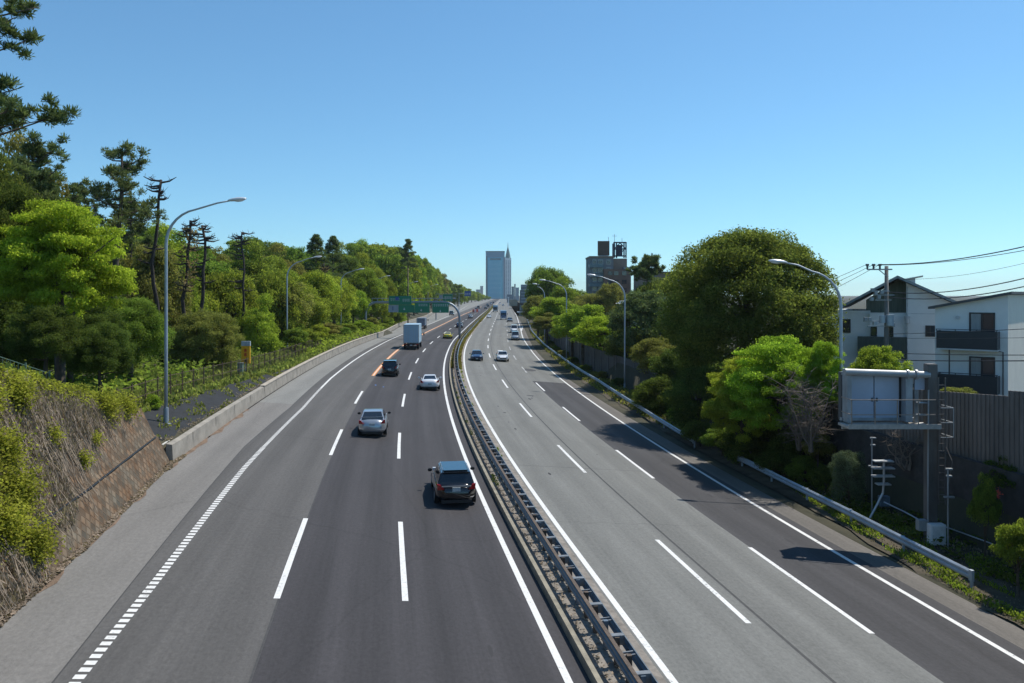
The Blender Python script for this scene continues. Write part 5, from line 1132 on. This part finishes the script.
# ---- pines with separate pads of needles
def pine(X, Y, z0, top, label, seed, spread=3.2, pads=34, z1=None, N=26000, leaf=.30, lean=(0, 0), mat='pine', extra=()):
    r = random.Random(seed); nr = np.random.default_rng(seed); o = thing('pine_tree', label, 'tree', (X, Y, z0-.1), 0, 'pines behind the left roadside')
    h = top-z0; z1 = z1 if z1 is not None else h*.35; m = MB(); ax = lambda t: Vector((lean[0]*t*t+.25*math.sin(t*5+seed), lean[1]*t*t+.2*math.cos(t*4+seed), h*t))
    m.tube([ax(i/8) for i in range(9)], [.26*(1-.85*i/8)*h/14+.03 for i in range(9)], 9); P = []
    for i in range(pads):
        t = z1/h+(1-z1/h)*((i+.5)/pads)**.9; a = r.uniform(0, 6.28); ln = spread*(1.06-t)**.5*r.uniform(.45, 1.12)
        if i < len(extra): t, a, ln = extra[i]
        b0 = ax(min(t, .98)); rise = r.uniform(.1, .55) if i >= len(extra) else r.uniform(.04, .14); e = b0+Vector((math.cos(a)*ln, math.sin(a)*ln, ln*rise)); md = b0.lerp(e, .5)+Vector((0, 0, -.12*ln)); m.tube([b0, md, e], [.07, .05, .02], 5)
        for k in range(max(3, int(ln*2.6))):            # side twigs, each with a tuft
            f = .3+.7*(k+.5)/max(3, int(ln*2.6)); c0 = b0.lerp(e, f)+Vector((0, 0, -.12*ln*4*f*(1-f)*.5)); w = .30+.42*ln*(1.15-f)
            c = c0+Vector((r.uniform(-w, w), r.uniform(-w, w), r.uniform(-.15, .7))); m.tube([c0, c], [.02, .01], 4, cap=False); P.append((c, r.uniform(.2, .42)*(spread/3.4)**.5))
            P.append((c.lerp(c0, .5)+Vector((0, 0, .1)), r.uniform(.14, .26)))
    for _ in range(7): P.append((ax(.99)+Vector((r.uniform(-.4, .4), r.uniform(-.4, .4), r.uniform(-.4, .25))), .22))
    m.build('trunk', bark, o, True)
    C = np.array([tuple(p[0]) for p in P]); RR = np.array([p[1] for p in P]); idx = nr.choice(len(P), N, p=RR**2/(RR**2).sum()); q = nr.normal(size=(N, 3)); q /= np.linalg.norm(q, axis=1)[:, None]
    pos = C[idx]+q*(RR[idx]*nr.uniform(.2, 1.1, N))[:, None]*np.array([1, 1, .75])
    a = q*.9+nr.normal(size=(N, 3))*.3+np.array([0, 0, .5]); a /= np.linalg.norm(a, axis=1)[:, None]; b = np.cross(a, nr.normal(size=(N, 3))); b /= np.linalg.norm(b, axis=1)[:, None]
    sz = (leaf*.8*nr.uniform(.6, 1.3, N))[:, None]*.5; V_ = np.stack([pos-a*sz, pos-b*sz*.2, pos+a*sz, pos+b*sz*.2], 1).reshape(-1, 3)
    me = bpy.data.meshes.new('needles'); me.vertices.add(4*N); me.vertices.foreach_set('co', V_.astype(np.float32).ravel()); me.loops.add(4*N); me.loops.foreach_set('vertex_index', np.arange(4*N, dtype=np.int32)); me.polygons.add(N); me.polygons.foreach_set('loop_start', np.arange(0, 4*N, 4, dtype=np.int32)); me.update(calc_edges=True)
    linkobj('crown', me, LM[mat], o); return o
def dead(u, Y, vtop, label, seed, brown=False, rad=.26):
    X = U(u, Y); z0 = gxy(X, Y); h = V(vtop, Y)-z0; r = random.Random(seed); o = thing('dead_tree', label, 'tree', (X, Y, z0-.1), 0, 'bare dead pine trunks')
    m = MB(); ax = lambda t: Vector((.20*math.sin(t*7+seed)+.12*math.sin(t*17+seed*2), .3*math.cos(t*6), h*t)); m.tube([ax(i/9) for i in range(10)], [rad*.8*(1-.5*i/9) for i in range(10)], 8); m.build('trunk', barkd, o, True)
    m = MB()
    for i in range(22):
        t = r.uniform(.5, 1.0) if i > 6 else r.uniform(.88, 1); a = r.choice([0, math.pi])+r.uniform(-.9, .9); ln = r.uniform(.5, 1.9)*(1.2-t*.45); b0 = ax(t); e = b0+Vector((math.cos(a)*ln, math.sin(a)*ln*.7, ln*r.uniform(-.05, .35))); md = b0.lerp(e, .55)+Vector((0, 0, -.1*ln)); m.tube([b0, md, e], [.10, .07, .025], 5)
        for _ in range(4): k = r.uniform(.4, .95); p = b0.lerp(e, k); m.tube([p, p+Vector((r.uniform(-.4, .4), r.uniform(-.3, .3), r.uniform(-.05, .4)))], [.02, .008], 4)
    m.build('branches', barkd, o)
    if brown: 
        pts = [tuple(ax(r.uniform(.5, .95))+Vector((r.uniform(-.7, .7), r.uniform(-.7, .7), 0))) for _ in range(500)]
        scatter('dead_needles', pts, .3, LM['brown'], seed, kind=None, parent=o)
    return o
# LEFT -------------------------------------------------------
pine(-25.8, 35.5, 5.0, 24.5, 'huge dark pine whose branches enter the top left corner', 21, spread=4.6, pads=50, z1=9.0, N=70000, leaf=.32, extra=[(.585, .02, 6.1), (.60, -.25, 4.6), (.66, .15, 3.6), (.76, .05, 4.0), (.80, -.2, 4.2), (.86, .1, 4.3), (.92, -.1, 3.6)])
pine(U(118, 62), 62, 4, V(149, 62), 'tall layered pine standing between the left treetops and the first dead trunk', 22, spread=5.4, pads=26, z1=9.5, N=13000, leaf=.40)
pine(U(38, 52), 52, 4, V(147, 52), 'dense dark pine rising at the far left behind the broadleaf trees', 25, spread=4.8, pads=44, z1=6.0, N=36000, leaf=.38)
pine(U(75, 74), 74, 4, V(186, 74), 'small dark pine top between two taller left pines', 28, spread=3.2, pads=24, z1=6.0, N=18000, leaf=.4)
pine(U(128, 80), 80, 4, V(200, 80), 'lower pine behind the bright green tree and the tall pine', 29, spread=3.8, pads=26, z1=3, N=22000, leaf=.42)
dead(157, 66, 178, 'tallest leafless grey dead trunk left of the first lamp post', 1); dead(187, 70, 219, 'dead trunk with brown needles just right of the first lamp post', 2, True); dead(203, 72, 224, 'leafless dead trunk with spreading arms, middle of the three right ones', 3); dead(243, 84, 231, 'dead trunk with short stubs, rightmost of the bare trunks', 4, rad=.2)
dead(322, 120, 262, 'thin brownish bare tree in front of the green woods, beside the second lamp', 8, True, rad=.15)
T(60, 39.5, 158, 190, 350, 'layer', 'lime', 'large bright yellow-green layered maple above the vine-covered slope', Ry=3.2)
T(100, 37.5, 70, 318, 392, 'bigB', 'dark', 'low dark undergrowth tree directly beneath the maple crown')
T(45, 36, 80, 300, 378, 'bigB', 'dark', 'dark undergrowth tree below the left part of the maple')
T(-4, 40, 100, 160, 345, 'bigA', 'dark', 'dark broadleaf tree filling the left edge above the slope', Ry=3)
T(-40, 44, 150, 120, 350, 'bigB', 'dark', 'dark tree crown cut by the left picture edge below the big pine')
T(30, 60, 90, 150, 340, 'medB', 'olive', 'olive tree top with bare twigs below the dense left pine')
T(130, 50, 82, 292, 378, 'bigB', 'green', 'round dark glossy tree left of the first lamp post base')
T(70, 46, 110, 285, 385, 'bigA', 'dark', 'dark shaded understorey tree beneath the layered maple')
T(18, 44, 90, 290, 385, 'medB', 'dark', 'dark understorey tree behind the green net fence')
T(100, 54, 90, 300, 392, 'medA', 'dark', 'dark tree in the gap between the slope top and the brown fence')
T(205, 66, 74, 301, 385, 'bigA', 'olive', 'olive-brown rounded tree right of the first lamp post')
T(150, 78, 80, 232, 370, 'medC', 'olive', 'dull olive tree behind the tallest dead trunk')
T(178, 84, 60, 258, 370, 'medC', 'mid', 'mid green tree between the first lamp and the brown-needled dead trunk')
T(225, 92, 76, 262, 378, 'medA', 'mid', 'mid green tree rising behind the olive-brown rounded tree')
T(258, 84, 50, 300, 378, 'medB', 'spring', 'light green leafy tree right of the orange sign')
T(276, 98, 60, 262, 372, 'medA', 'mid', 'tall mid green tree directly left of the second lamp post')
T(268, 90, 36, 332, 385, 'shrub', 'spring', 'pale-leaved bush at the fence right of the orange sign', name='bush', cat='bush')
kinds = ['mid', 'spring', 'green', 'mid', 'spring', 'green', 'olive', 'dark', 'spring', 'mid']
look = dict(mid='mid green', spring='fresh yellow-green', green='deep green', olive='olive', dark='dark green')
rr = random.Random(5)
sil = lambda u: float(np.interp(u, [150, 200, 250, 300, 350, 385, 400, 420, 432, 445, 455, 470, 480, 486], [226, 241, 239, 241, 242, 245, 249, 256, 266, 277, 283, 290.5, 293.5, 296]))
ORD = 'nearest second third fourth fifth sixth seventh eighth ninth tenth eleventh twelfth thirteenth fourteenth fifteenth sixteenth seventeenth'.split()
# the roadside wood: front row follows the wall, back rows rise on the bank
def wood(i, row, s, d, dv, key, R, lo=.1, ks=None):
    p = gp(s, d); u = 512+p.x/p.y*796; vt = sil(u)+dv; k = rr.choice(ks or kinds); X, Y = p.x, p.y; top = V(vt, Y); top = max(top, p.z+4)
    lbl = '%s tree, %s from the camera in the %s of the left wood' % (look[k], ORD[i], row)
    tree(X, Y, R, top, key, LM[k], lbl, low=p.z+(top-p.z)*lo, group='trees of the wood along the left side')
m_ = ['medA', 'medB', 'medC']
for i, s in enumerate([101, 110, 120, 131, 143, 156, 170, 185, 201, 218]): wood(i, 'front row', s, -22.2-rr.uniform(0, 1.5), rr.uniform(34, 52) if i % 2 else rr.uniform(16, 34), rr.choice(m_), rr.uniform(3.4, 4.6), .0, ['spring', 'mid', 'mid', 'green', 'olive'])
for i, s in enumerate([98, 110, 123, 137, 152, 168, 185, 204, 224]): wood(i, 'second row', s, -29-rr.uniform(0, 3), rr.uniform(4, 18), rr.choice(m_), rr.uniform(4.6, 6), .05)
for i, s in enumerate([90, 102, 115, 129, 144, 160, 178, 198, 220, 244, 268]): wood(i, 'third row', s, -38-rr.uniform(0, 4), rr.uniform(-2, 6), rr.choice(m_), rr.uniform(5, 6.8), .1)
for i, s in enumerate([76, 88, 102, 118, 136, 156, 180, 206]): wood(i, 'rearmost row', s, -50-rr.uniform(0, 5), rr.uniform(-1, 5), rr.choice(['medA', 'farB']), rr.uniform(6, 7.5), .1)
for i, s in enumerate([236, 254, 273, 293, 315, 338, 363, 390, 420, 452, 490, 535, 585, 640, 700, 770, 850]): wood(i, 'distant front row', s, -float(np.interp(s, [230, 305, 381, 540, 730, 1000], [27, 28, 32, 37, 46, 56])), rr.uniform(2, 14)*(1-s/1200), rr.choice(['farA', 'farB']), rr.uniform(5, 7), .0)
for i, s in enumerate([250, 275, 302, 332, 366, 402, 442, 486, 540, 600, 670, 750, 850, 960, 1100]): wood(i, 'distant back row', s, -float(np.interp(s, [230, 305, 381, 540, 730, 1100], [38, 40, 44, 48, 60, 78])), rr.uniform(-1, 3)*(1-s/1300), rr.choice(['farA', 'farB']), rr.uniform(6, 8), .02)
for i, (u, Y) in enumerate([(458, 620), (461, 700), (464.5, 800), (468, 880), (471.5, 960), (475, 1040), (478.5, 1120), (482, 1200), (485, 1300)]):
    X = U(u, Y); k = rr.choice(['mid', 'green', 'spring']); tree(X, Y, 7+i*.35, V(sil(u)+rr.uniform(-.6, 1), Y), rr.choice(['farA', 'farB']), LM[k], 'hazy %s tree, %s from the left in the last tree group before the tower' % (look[k], ORD[i] if i else 'first'), z0=-.2, low=-.2, group='last trees before the tower')
# low scrub right behind the concrete wall
for i, s in enumerate([92, 99, 107, 116, 126, 137, 149, 162, 176, 191, 207, 224]):
    e = edgeL(s); p = gp(s, e-2.3-rr.uniform(0, .7)); k = ['green', 'mid', 'spring', 'olive'][i % 4]
    tree(p.x, p.y, rr.uniform(1.5, 2.4), p.z+rr.uniform(1.8, 3.6), 'shrub', LM[k], '%s scrub bush, %s from the camera behind the low left wall' % (look[k], ORD[i]), z0=p.z, low=p.z-.1, name='bush', cat='bush', group='scrub bushes behind the low left wall')
for u, Y, v, lb in ((316, 150, 236, 'dark conifer tip above the left wood, leftmost of three'), (333, 160, 237.5, 'dark conifer tip above the left wood, middle of three'), (408, 230, 240, 'dark conifer tip above the left wood, rightmost, over the gantry')):
    X = U(u, Y); tree(X, Y, 4.2, V(v, Y), 'cone', LM['pine'], lb, z0=gxy(X, Y), low=V(v, Y)-8, name='conifer_tree')
# shrubs on the bank and along the fence
for u, v, Y, w, h, mt, lb in ((205, 398, 57, 26, 14, 'grass', 'low green weeds growing through the black bank sheet'), (165, 438, 43, 26, 22, 'lime', 'bright green weed clump at the foot of the first lamp post'), (152, 405, 45, 20, 26, 'spring', 'small green shrub at the right end of the vine slope top'), (180, 402, 52, 14, 12, 'spring', 'little green shrub below the brown fence near the lamp'), (288, 372, 88, 18, 26, 'lime', 'bright green bush at the base of the second lamp post')):
    X = U(u, Y); tree(X, Y, w/2/796*Y, V(v-h/2, Y), 'shrub', LM[mt], lb, z0=gxy(X, Y)-.1, low=V(v+h/2, Y), name='shrub', cat='shrub')
r = np.random.default_rng(31)
# grass behind the fence and on the bank
n = 16000; s = r.uniform(42, 105, n); P = ptsd(s, np.array([sheetd(q) for q in s])-r.random(n)**1.5*6.5+.1, r.uniform(0, .4, n)); scatter('bank_grass', P, .28, LM['grass'], 32, tall=True)
from mathutils import noise as mn
rs0 = random.Random(77)
# vines and dry stems over the block slope
def slope_pts(n, smin, smax, t0, t1, bias, out=.15):
    s = r.uniform(smin, smax, n); t = r.uniform(t0, t1, n); return s, t, r.uniform(.0, out, n)
n = 2600; s = r.uniform(41.5, 78, n); d = np.array([sheetd(q) for q in s]); d = -17.4+(d+17.4)*r.random(n); P = np.array([tuple(gp(x, y, .06+rs0.random()*.12)) for x, y in zip(s, d) if mn.noise((x*.45, y*.9, 4)) > .08]); scatter('bank_weeds', P, .18, LM['grass'], 61, tall=True)
n = 2500; s = r.uniform(41.5, 100, n); P = np.array([tuple(gp(x, -17.5-abs(rs0.gauss(0, .16)), .08)) for x in s if mn.noise((x*.5, 0, 7)) > -.1]); scatter('bank_litter', P, .10, LM['dry'], 62, up=.8)
n = 90000; s, t, o_ = slope_pts(n, 6, 39.5, 0, 1, 0, .16)
from mathutils import noise as mn
keep = []
for a, b_, c in zip(s, t, o_):
    lim = np.interp(a, [14, 22, 27, 31, 35, 40], [.0, .0, .10, .45, .72, .93]) + .22*mn.noise((a*.8, b_*3, 0))
    if b_ > lim and mn.noise((a*1.9, b_*9, 3))+mn.noise((a*5, b_*20, 9))*.5 > -.32: keep.append((a, b_, c))
F_ = [face_pt(a, b_) for a, b_, c in keep]; nv = Vector((.85, -.25, .45)).normalized()
P = np.array([tuple(p+nv*c) for p, (a, b_, c) in zip(F_, keep)])
scatter('dry_vines', P, .20, LM['dry'], 33, up=0, aspect=.30, tall=True)
stems = MB(pt(24, -17)); rs_ = random.Random(9)
for i in range(900):
    a = rs_.uniform(10, 37); t0 = rs_.uniform(.1, 1); 
    if t0 < np.interp(a, [14, 24, 31, 36], [0, .15, .5, .8]): continue
    P_ = []; 
    for k in range(5):
        p = face_pt(a, max(t0, 0)); P_.append(p+nv*rs_.uniform(.04, .22)); a += rs_.uniform(-.25, .25); t0 -= rs_.uniform(.04, .12)
    stems.tube(P_, .011, 3, cap=False)
tag(stems.build('dry_stems', M_('dry_stem', (.27, .215, .16), .9, nscale=6, amount=.35), fixn=False), kind='stuff')
n = 60000; s = r.uniform(8, 39.3, n); t = 1.0-np.abs(r.normal(0, .06, n)); ok = [(a, b_) for a, b_ in zip(s, t) if mn.noise((a*.7, b_*4, 1)) > -.35]
P = np.array([tuple(face_pt(a, min(b_, 1))+Vector((rs_.uniform(-.7, .15), 0, rs_.uniform(0, .42)*(.6+.8*mn.noise((a*1.3, 0, 5)))))) for a, b_ in ok]); scatter('slope_top_vines', P, .10, LM['vine'], 34, up=.6)
cl = [(25.6, .36, .6, 2600), (25.0, .14, .5, 1700), (26.2, .55, .5, 1500), (24.2, .25, .6, 2500), (23.6, .42, .55, 2200), (22.6, .30, .6, 2600), (24.5, .62, .4, 1100), (26.5, .80, .5, 1400), (28.5, .86, .5, 1500), (21.5, .55, .7, 2600), (29.5, .60, .3, 300), (31, .42, .25, 260), (25.2, .5, .3, 300), (33, .55, .22, 160), (35.5, .88, .6, 1500), (38.0, .95, .5, 900)]
P = []
for a, t0, R, k in cl:
    c = face_pt(a, t0)
    for _ in range(int(k*1.8)): P.append(tuple(c+Vector((rs_.gauss(0, R*.45), rs_.gauss(0, R*.6), rs_.gauss(0, R*.6)))+nv*abs(rs_.gauss(.1, .16))))
scatter('green_vines', np.array(P), .10, LM['vine'], 35, up=.5)
n = 16000; s = r.uniform(8, 42, n); P = np.array([tuple(pt(a, edgeL(a)+.05-abs(b_)*.22+.35*max(0, mn.noise((a*.6, 0, 2)))+.05, c*.6)) for a, b_, c in zip(s, r.normal(size=n), r.uniform(.01, .12, n))]); scatter('dry_litter', P, .12, LM['dry'], 36, up=.8)

# RIGHT ------------------------------------------------------
tree(U(746, 62), 62, 7.5, V(222, 62), 'dome', leafmat('leaf_big', (.075, .095, .022), (.19, .20, .05), .45), 'huge round dark evergreen tree right of the noise wall', low=.2)
T(800, 66, 60, 290, 395, 'bigB', 'dark', 'right shoulder of dark foliage leaning against the huge round tree')
T(782, 46.0, 130, 328, 456, 'layer', 'lime', 'bright yellow-green maple hanging below the huge round tree', Ry=3.2)
T(742, 48.0, 74, 348, 458, 'layer', 'spring', 'smaller light green tree at the left edge of the bright maple')
T(880, 49, 60, 340, 405, 'medC', 'spring', 'light green tree top behind the blue-grey gantry panels')
T(822, 43.8, 54, 335, 430, 'layer', 'lime', 'light green branch clump between the maple and the nearest right lamp')
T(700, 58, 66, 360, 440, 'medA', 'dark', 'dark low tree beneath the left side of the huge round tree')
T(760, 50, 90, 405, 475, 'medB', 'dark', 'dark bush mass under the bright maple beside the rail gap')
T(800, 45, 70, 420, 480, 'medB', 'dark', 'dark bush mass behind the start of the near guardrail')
T(818, 42.5, 34, 425, 470, 'shrub', 'olive', 'olive green shrub hanging left of the nearest right lamp', name='shrub', cat='shrub')
T(660, 70, 60, 372, 425, 'medA', 'dark', 'dark shrub mass at the near end of the noise wall')
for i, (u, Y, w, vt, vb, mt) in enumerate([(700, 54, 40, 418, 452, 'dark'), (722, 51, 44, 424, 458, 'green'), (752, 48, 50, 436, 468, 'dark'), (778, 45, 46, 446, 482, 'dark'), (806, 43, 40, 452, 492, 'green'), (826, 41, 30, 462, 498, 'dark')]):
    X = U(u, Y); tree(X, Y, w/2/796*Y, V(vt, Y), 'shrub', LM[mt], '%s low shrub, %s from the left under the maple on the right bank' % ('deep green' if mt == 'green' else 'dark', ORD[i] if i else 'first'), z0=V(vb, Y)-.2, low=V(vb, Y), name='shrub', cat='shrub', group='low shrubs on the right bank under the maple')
# bare twiggy shrub
def bare(u, Y, vt, vb, w, label, seed, n=130):
    X = U(u, Y); zb_ = V(vb, Y); h = V(vt, Y)-zb_; o = thing('bare_bush', label, 'bush', (X, Y, zb_)); m = MB(); r_ = random.Random(seed); W_ = w/796*Y/2
    stems_ = []
    for i in range(7):
        a = r_.uniform(0, 6.28); P = [Vector((r_.uniform(-.15, .15), r_.uniform(-.15, .15), 0))]
        for k in range(5): P.append(P[-1]+Vector((math.cos(a)*W_*.16+r_.uniform(-.2, .2), math.sin(a)*W_*.12+r_.uniform(-.15, .15), h*r_.uniform(.12, .2))))
        m.tube(P, [.05, .042, .034, .026, .018, .01], 5); stems_.append(P)
    for i in range(n):
        P = r_.choice(stems_); k = r_.randint(1, 4); st = P[k].lerp(P[k+1], r_.random()); e = st+Vector((r_.uniform(-1, 1)*W_*.75, r_.uniform(-1, 1)*W_*.5, r_.uniform(-.12, .30)*h)); md = st.lerp(e, .5)+Vector((r_.uniform(-.15, .15), r_.uniform(-.15, .15), r_.uniform(-.05, .2)))
        m.tube([st, md, e], [.016, .010, .004], 4, cap=False)
        for _ in range(6): p = st.lerp(e, r_.uniform(.3, 1)); m.tube([p, p+Vector((r_.uniform(-.4, .4), r_.uniform(-.3, .3), r_.uniform(-.15, .25)))], [.007, .003], 3, cap=False)
    m.build('twigs', M_('twig_%d' % seed, (.20, .16, .125), .9, nscale=5), o, fixn=False)
bare(812, 41.5, 372, 452, 66, 'grey-brown bare twiggy bush between the maple and the lamp post', 3, 190)
bare(800, 43, 385, 450, 40, 'smaller bare twiggy bush tangled beneath the maple', 4, 90)
bare(905, 36.5, 425, 470, 40, 'bare thin climbing stems hanging under the gantry catwalk', 5, 50)
tree(U(849, 38.5), 38.5, .82, V(449, 38.5), 'hedge', leafmat('leaf_hedge', (.05, .075, .04), (.17, .22, .13), .15), 'tall clipped grey-green hedge column at the foot of the nearest right lamp', low=V(508, 38.5), z0=-1.7, name='hedge', cat='hedge')
# slim flowering shrub and others at far right
for u, Y, w, vt, vb, k, mt, lb in ((985, 30.5, 30, 468, 555, 'shrub', 'green', 'slender camellia shrub with one pink flower right of the gantry'), (1018, 27, 50, 515, 585, 'shrub', 'mid', 'green leafy shrub cut by the lower right picture edge'), (1015, 31.5, 60, 452, 505, 'shrub', 'dark', 'dark fern-like shrub below the ribbed fence at the right edge'), (960, 36, 46, 385, 410, 'shrub', 'olive', 'yellowish creeper spilling over the top of the ribbed fence')):
    X = U(u, Y); tree(X, Y, w/2/796*Y, V(vt, Y), k, LM[mt], lb, low=V(vb, Y), z0=V(vb, Y)-.3 if vb > 480 else V(vb, Y), name='shrub', cat='shrub')
scatter('camellia_flower', [(U(998, 30.3)+rs_.gauss(0, .05), 30.3+rs_.gauss(0, .05), V(493, 30.3)+rs_.gauss(0, .10)) for _ in range(60)], .10, leafmat('leaf_pink', (.5, .08, .1), (.7, .16, .18), .2), 40, label='small pink camellia flower on the slender shrub', cat='flower', kind=None)
# light green trees behind the noise wall
lst = [(548, 230, 48, 262, 325, 'medA', 'green', 'tallest domed tree at the left end of the right-hand woods'), (542, 250, 28, 276, 330, 'farA', 'green', 'leftmost lower tree of the right-hand woods beside the flats'), (566, 205, 50, 281, 335, 'medB', 'mid', 'mid green crown right of the domed tree'), (590, 185, 56, 291, 330, 'medA', 'olive', 'olive crown in front of the apartment block'), (556, 155, 52, 293, 336, 'medC', 'spring', 'light green tree behind the third right-hand lamp post'), (538, 175, 34, 292, 328, 'medC', 'olive', 'pale olive tree behind the smallest right-hand lamp post'), (583, 113, 66, 300, 347, 'medC', 'spring', 'spring green tree above the middle of the noise wall'), (605, 103, 70, 312, 354, 'medC', 'lime', 'brightest green tree right above the noise wall'), (572, 124, 46, 316, 343, 'medB', 'spring', 'yellow-green tree against the far half of the noise wall'), (547, 150, 34, 314, 333, 'medB', 'olive', 'olive bush above the far end of the noise wall'),
       (644, 90, 80, 282, 368, 'medC', 'pine', 'dark spreading conifer right of the second right-hand lamp post'), (660, 120, 70, 272, 366, 'medA', 'dark', 'dark broad tree between the conifer and the huge round tree'), (626, 94, 44, 330, 362, 'medB', 'dark', 'dark bush directly behind the second right-hand lamp post'), (655, 81, 50, 334, 378, 'medA', 'olive', 'olive leafed bush right of the second right-hand lamp post'), (610, 170, 40, 278, 330, 'medC', 'olive', 'thin olive tree covering the lower apartment block'), (690, 84, 60, 300, 385, 'medB', 'dark', 'dark tree filling the gap left of the huge round tree'), (680, 73, 64, 345, 392, 'medA', 'dark', 'dark shaded thicket behind the noise wall corner')]
for u, Y, w, vt, vb, k, mt, lb in lst: T(u, Y, w, vt, vb, k, mt, lb)
pine(U(648, 125), 125, 2, V(262, 125), 'flat-topped conifer rising above the dark trees right of the apartment block', 44, spread=6.5, pads=22, z1=9, N=12000, leaf=.7)['group'] = 'conifers on the right'
for i, s in enumerate([90, 97, 105, 114, 123, 133, 144, 156, 169, 183]):
    p = pt(s, dn(s)+2.7); k = ['spring', 'mid', 'lime', 'mid', 'olive'][i % 5]; p.z = 1.2
    tree(p.x, p.y, rr.uniform(2.6, 3.3), V(float(np.interp(s, [88, 105, 130, 185], [334, 318, 312, 300])), p.y), 'medC', LM[k], '%s young tree, %s from the camera leaning over the noise wall' % (look.get(k, 'light green'), ORD[i]), z0=1.0, low=1.2, group='young trees leaning over the noise wall')
# hedge bushes at the foot of the noise wall
for i, s in enumerate([66, 72, 79, 87, 96, 106, 117, 129, 142, 156, 170]):
    p = pt(s, dn(s)-.9); k = ['dark', 'olive', 'green'][i % 3]
    tree(p.x, p.y, .95 if s < 110 else 1.1, p.z+rr.uniform(1.0, 1.5), 'shrub', LM[k], '%s low bush, %s from the camera at the foot of the noise wall' % (dict(dark='dark', olive='olive', green='green')[k], ORD[i]), z0=p.z, low=p.z, name='bush', cat='bush', group='low bushes along the foot of the noise wall')
p = pt(63, 16.6); tree(p.x, p.y, 1.6, p.z+1.25, 'hedge', LM['lime'], 'bright topped box hedge beside the near end of the noise wall', z0=p.z, low=p.z-.1, name='hedge', cat='hedge')
# verge grass, weeds, debris
def verge(n, s0, s1, a, b_, h, sz, mat, name, seed, thr=-.1):
    s = r.uniform(s0, s1, n); d = r.uniform(a, b_, n); ok = [(x, y) for x, y in zip(s, d) if mn.noise((x*.5, y*1.2, seed)) > thr and y > edgeR(x)+.1]
    P = np.array([tuple(gp(x, y, .05+rs_.random()*h)) for x, y in ok]); return scatter(name, P, sz, mat, seed, tall=True)
verge(42000, 20, 48, 12.6, 16.0, .2, .09, LM['mid'], 'verge_grass', 50, -.05)
verge(14000, 45, 56, 12.7, 15.5, .5, .25, LM['grass'], 'verge_grass', 51, -.4)
verge(9000, 18, 50, 12.6, 16.4, .05, .12, LM['dry'], 'verge_litter', 52, -.3)
verge(14000, 56, 200, 13.6, 17.0, .3, .25, LM['olive'], 'verge_grass', 53, -.25)
n = 30000; s = r.uniform(14, 62, n); d = r.uniform(14.8, 22, n); P = np.array([tuple(gp(x, y, rs_.random()*.5)) for x, y in zip(s, d) if mn.noise((x*.6, y*.6, 2)) > -.1 and not 16.7 < y < 17.4]); scatter('bank_ivy', P, .22, LM['dark'], 54, up=.5)
n = 24000; s = 60+r.random(n)*130; d = r.uniform(17.8, 30, n); P = np.array([tuple(gp(x, y, rs_.random()*.6)) for x, y in zip(s, d)]); scatter('undergrowth', P, .4, LM['green'], 55, up=.5)
n = 16000; s = 92+r.random(n)*170; d = np.array([edgeL(q) for q in s])-r.uniform(.6, 6, n); P = np.array([tuple(gp(x, y, rs_.random()*.8)) for x, y in zip(s, d)]); scatter('undergrowth', P, .4, LM['mid'], 58, up=.5)
n = 20000; s = 42+r.random(n)*160; d = -r.uniform(21, 34, n); P = np.array([tuple(gp(x, y, rs_.random()*1.1)) for x, y in zip(s, d)]); scatter('undergrowth', P, .45, LM['green'], 56, up=.5)
n = 14000; s = 10+r.random(n)*34; d = -r.uniform(19.5, 32, n); P = np.array([tuple(gp(x, y, rs_.random()*.5)) for x, y in zip(s, d)]); scatter('undergrowth', P, .35, LM['dark'], 57, up=.5)

# ------------------------------------------------------------------ thin spring haze
hz = MB(); hz.box((0, 4400, 67), (13000, 9600, 144)); hm = bpy.data.materials.new('haze'); hm.use_nodes = True; tn = hm.node_tree; tn.nodes.remove(tn.nodes['Principled BSDF'])
pv = tn.nodes.new('ShaderNodeVolumePrincipled'); pv.inputs['Color'].default_value = (.84, .95, 1, 1); pv.inputs['Density'].default_value = .00008; pv.inputs['Anisotropy'].default_value = .3
tn.links.new(pv.outputs[0], tn.nodes['Material Output'].inputs['Volume']); o = hz.build('haze', hm); o['kind'] = 'stuff'
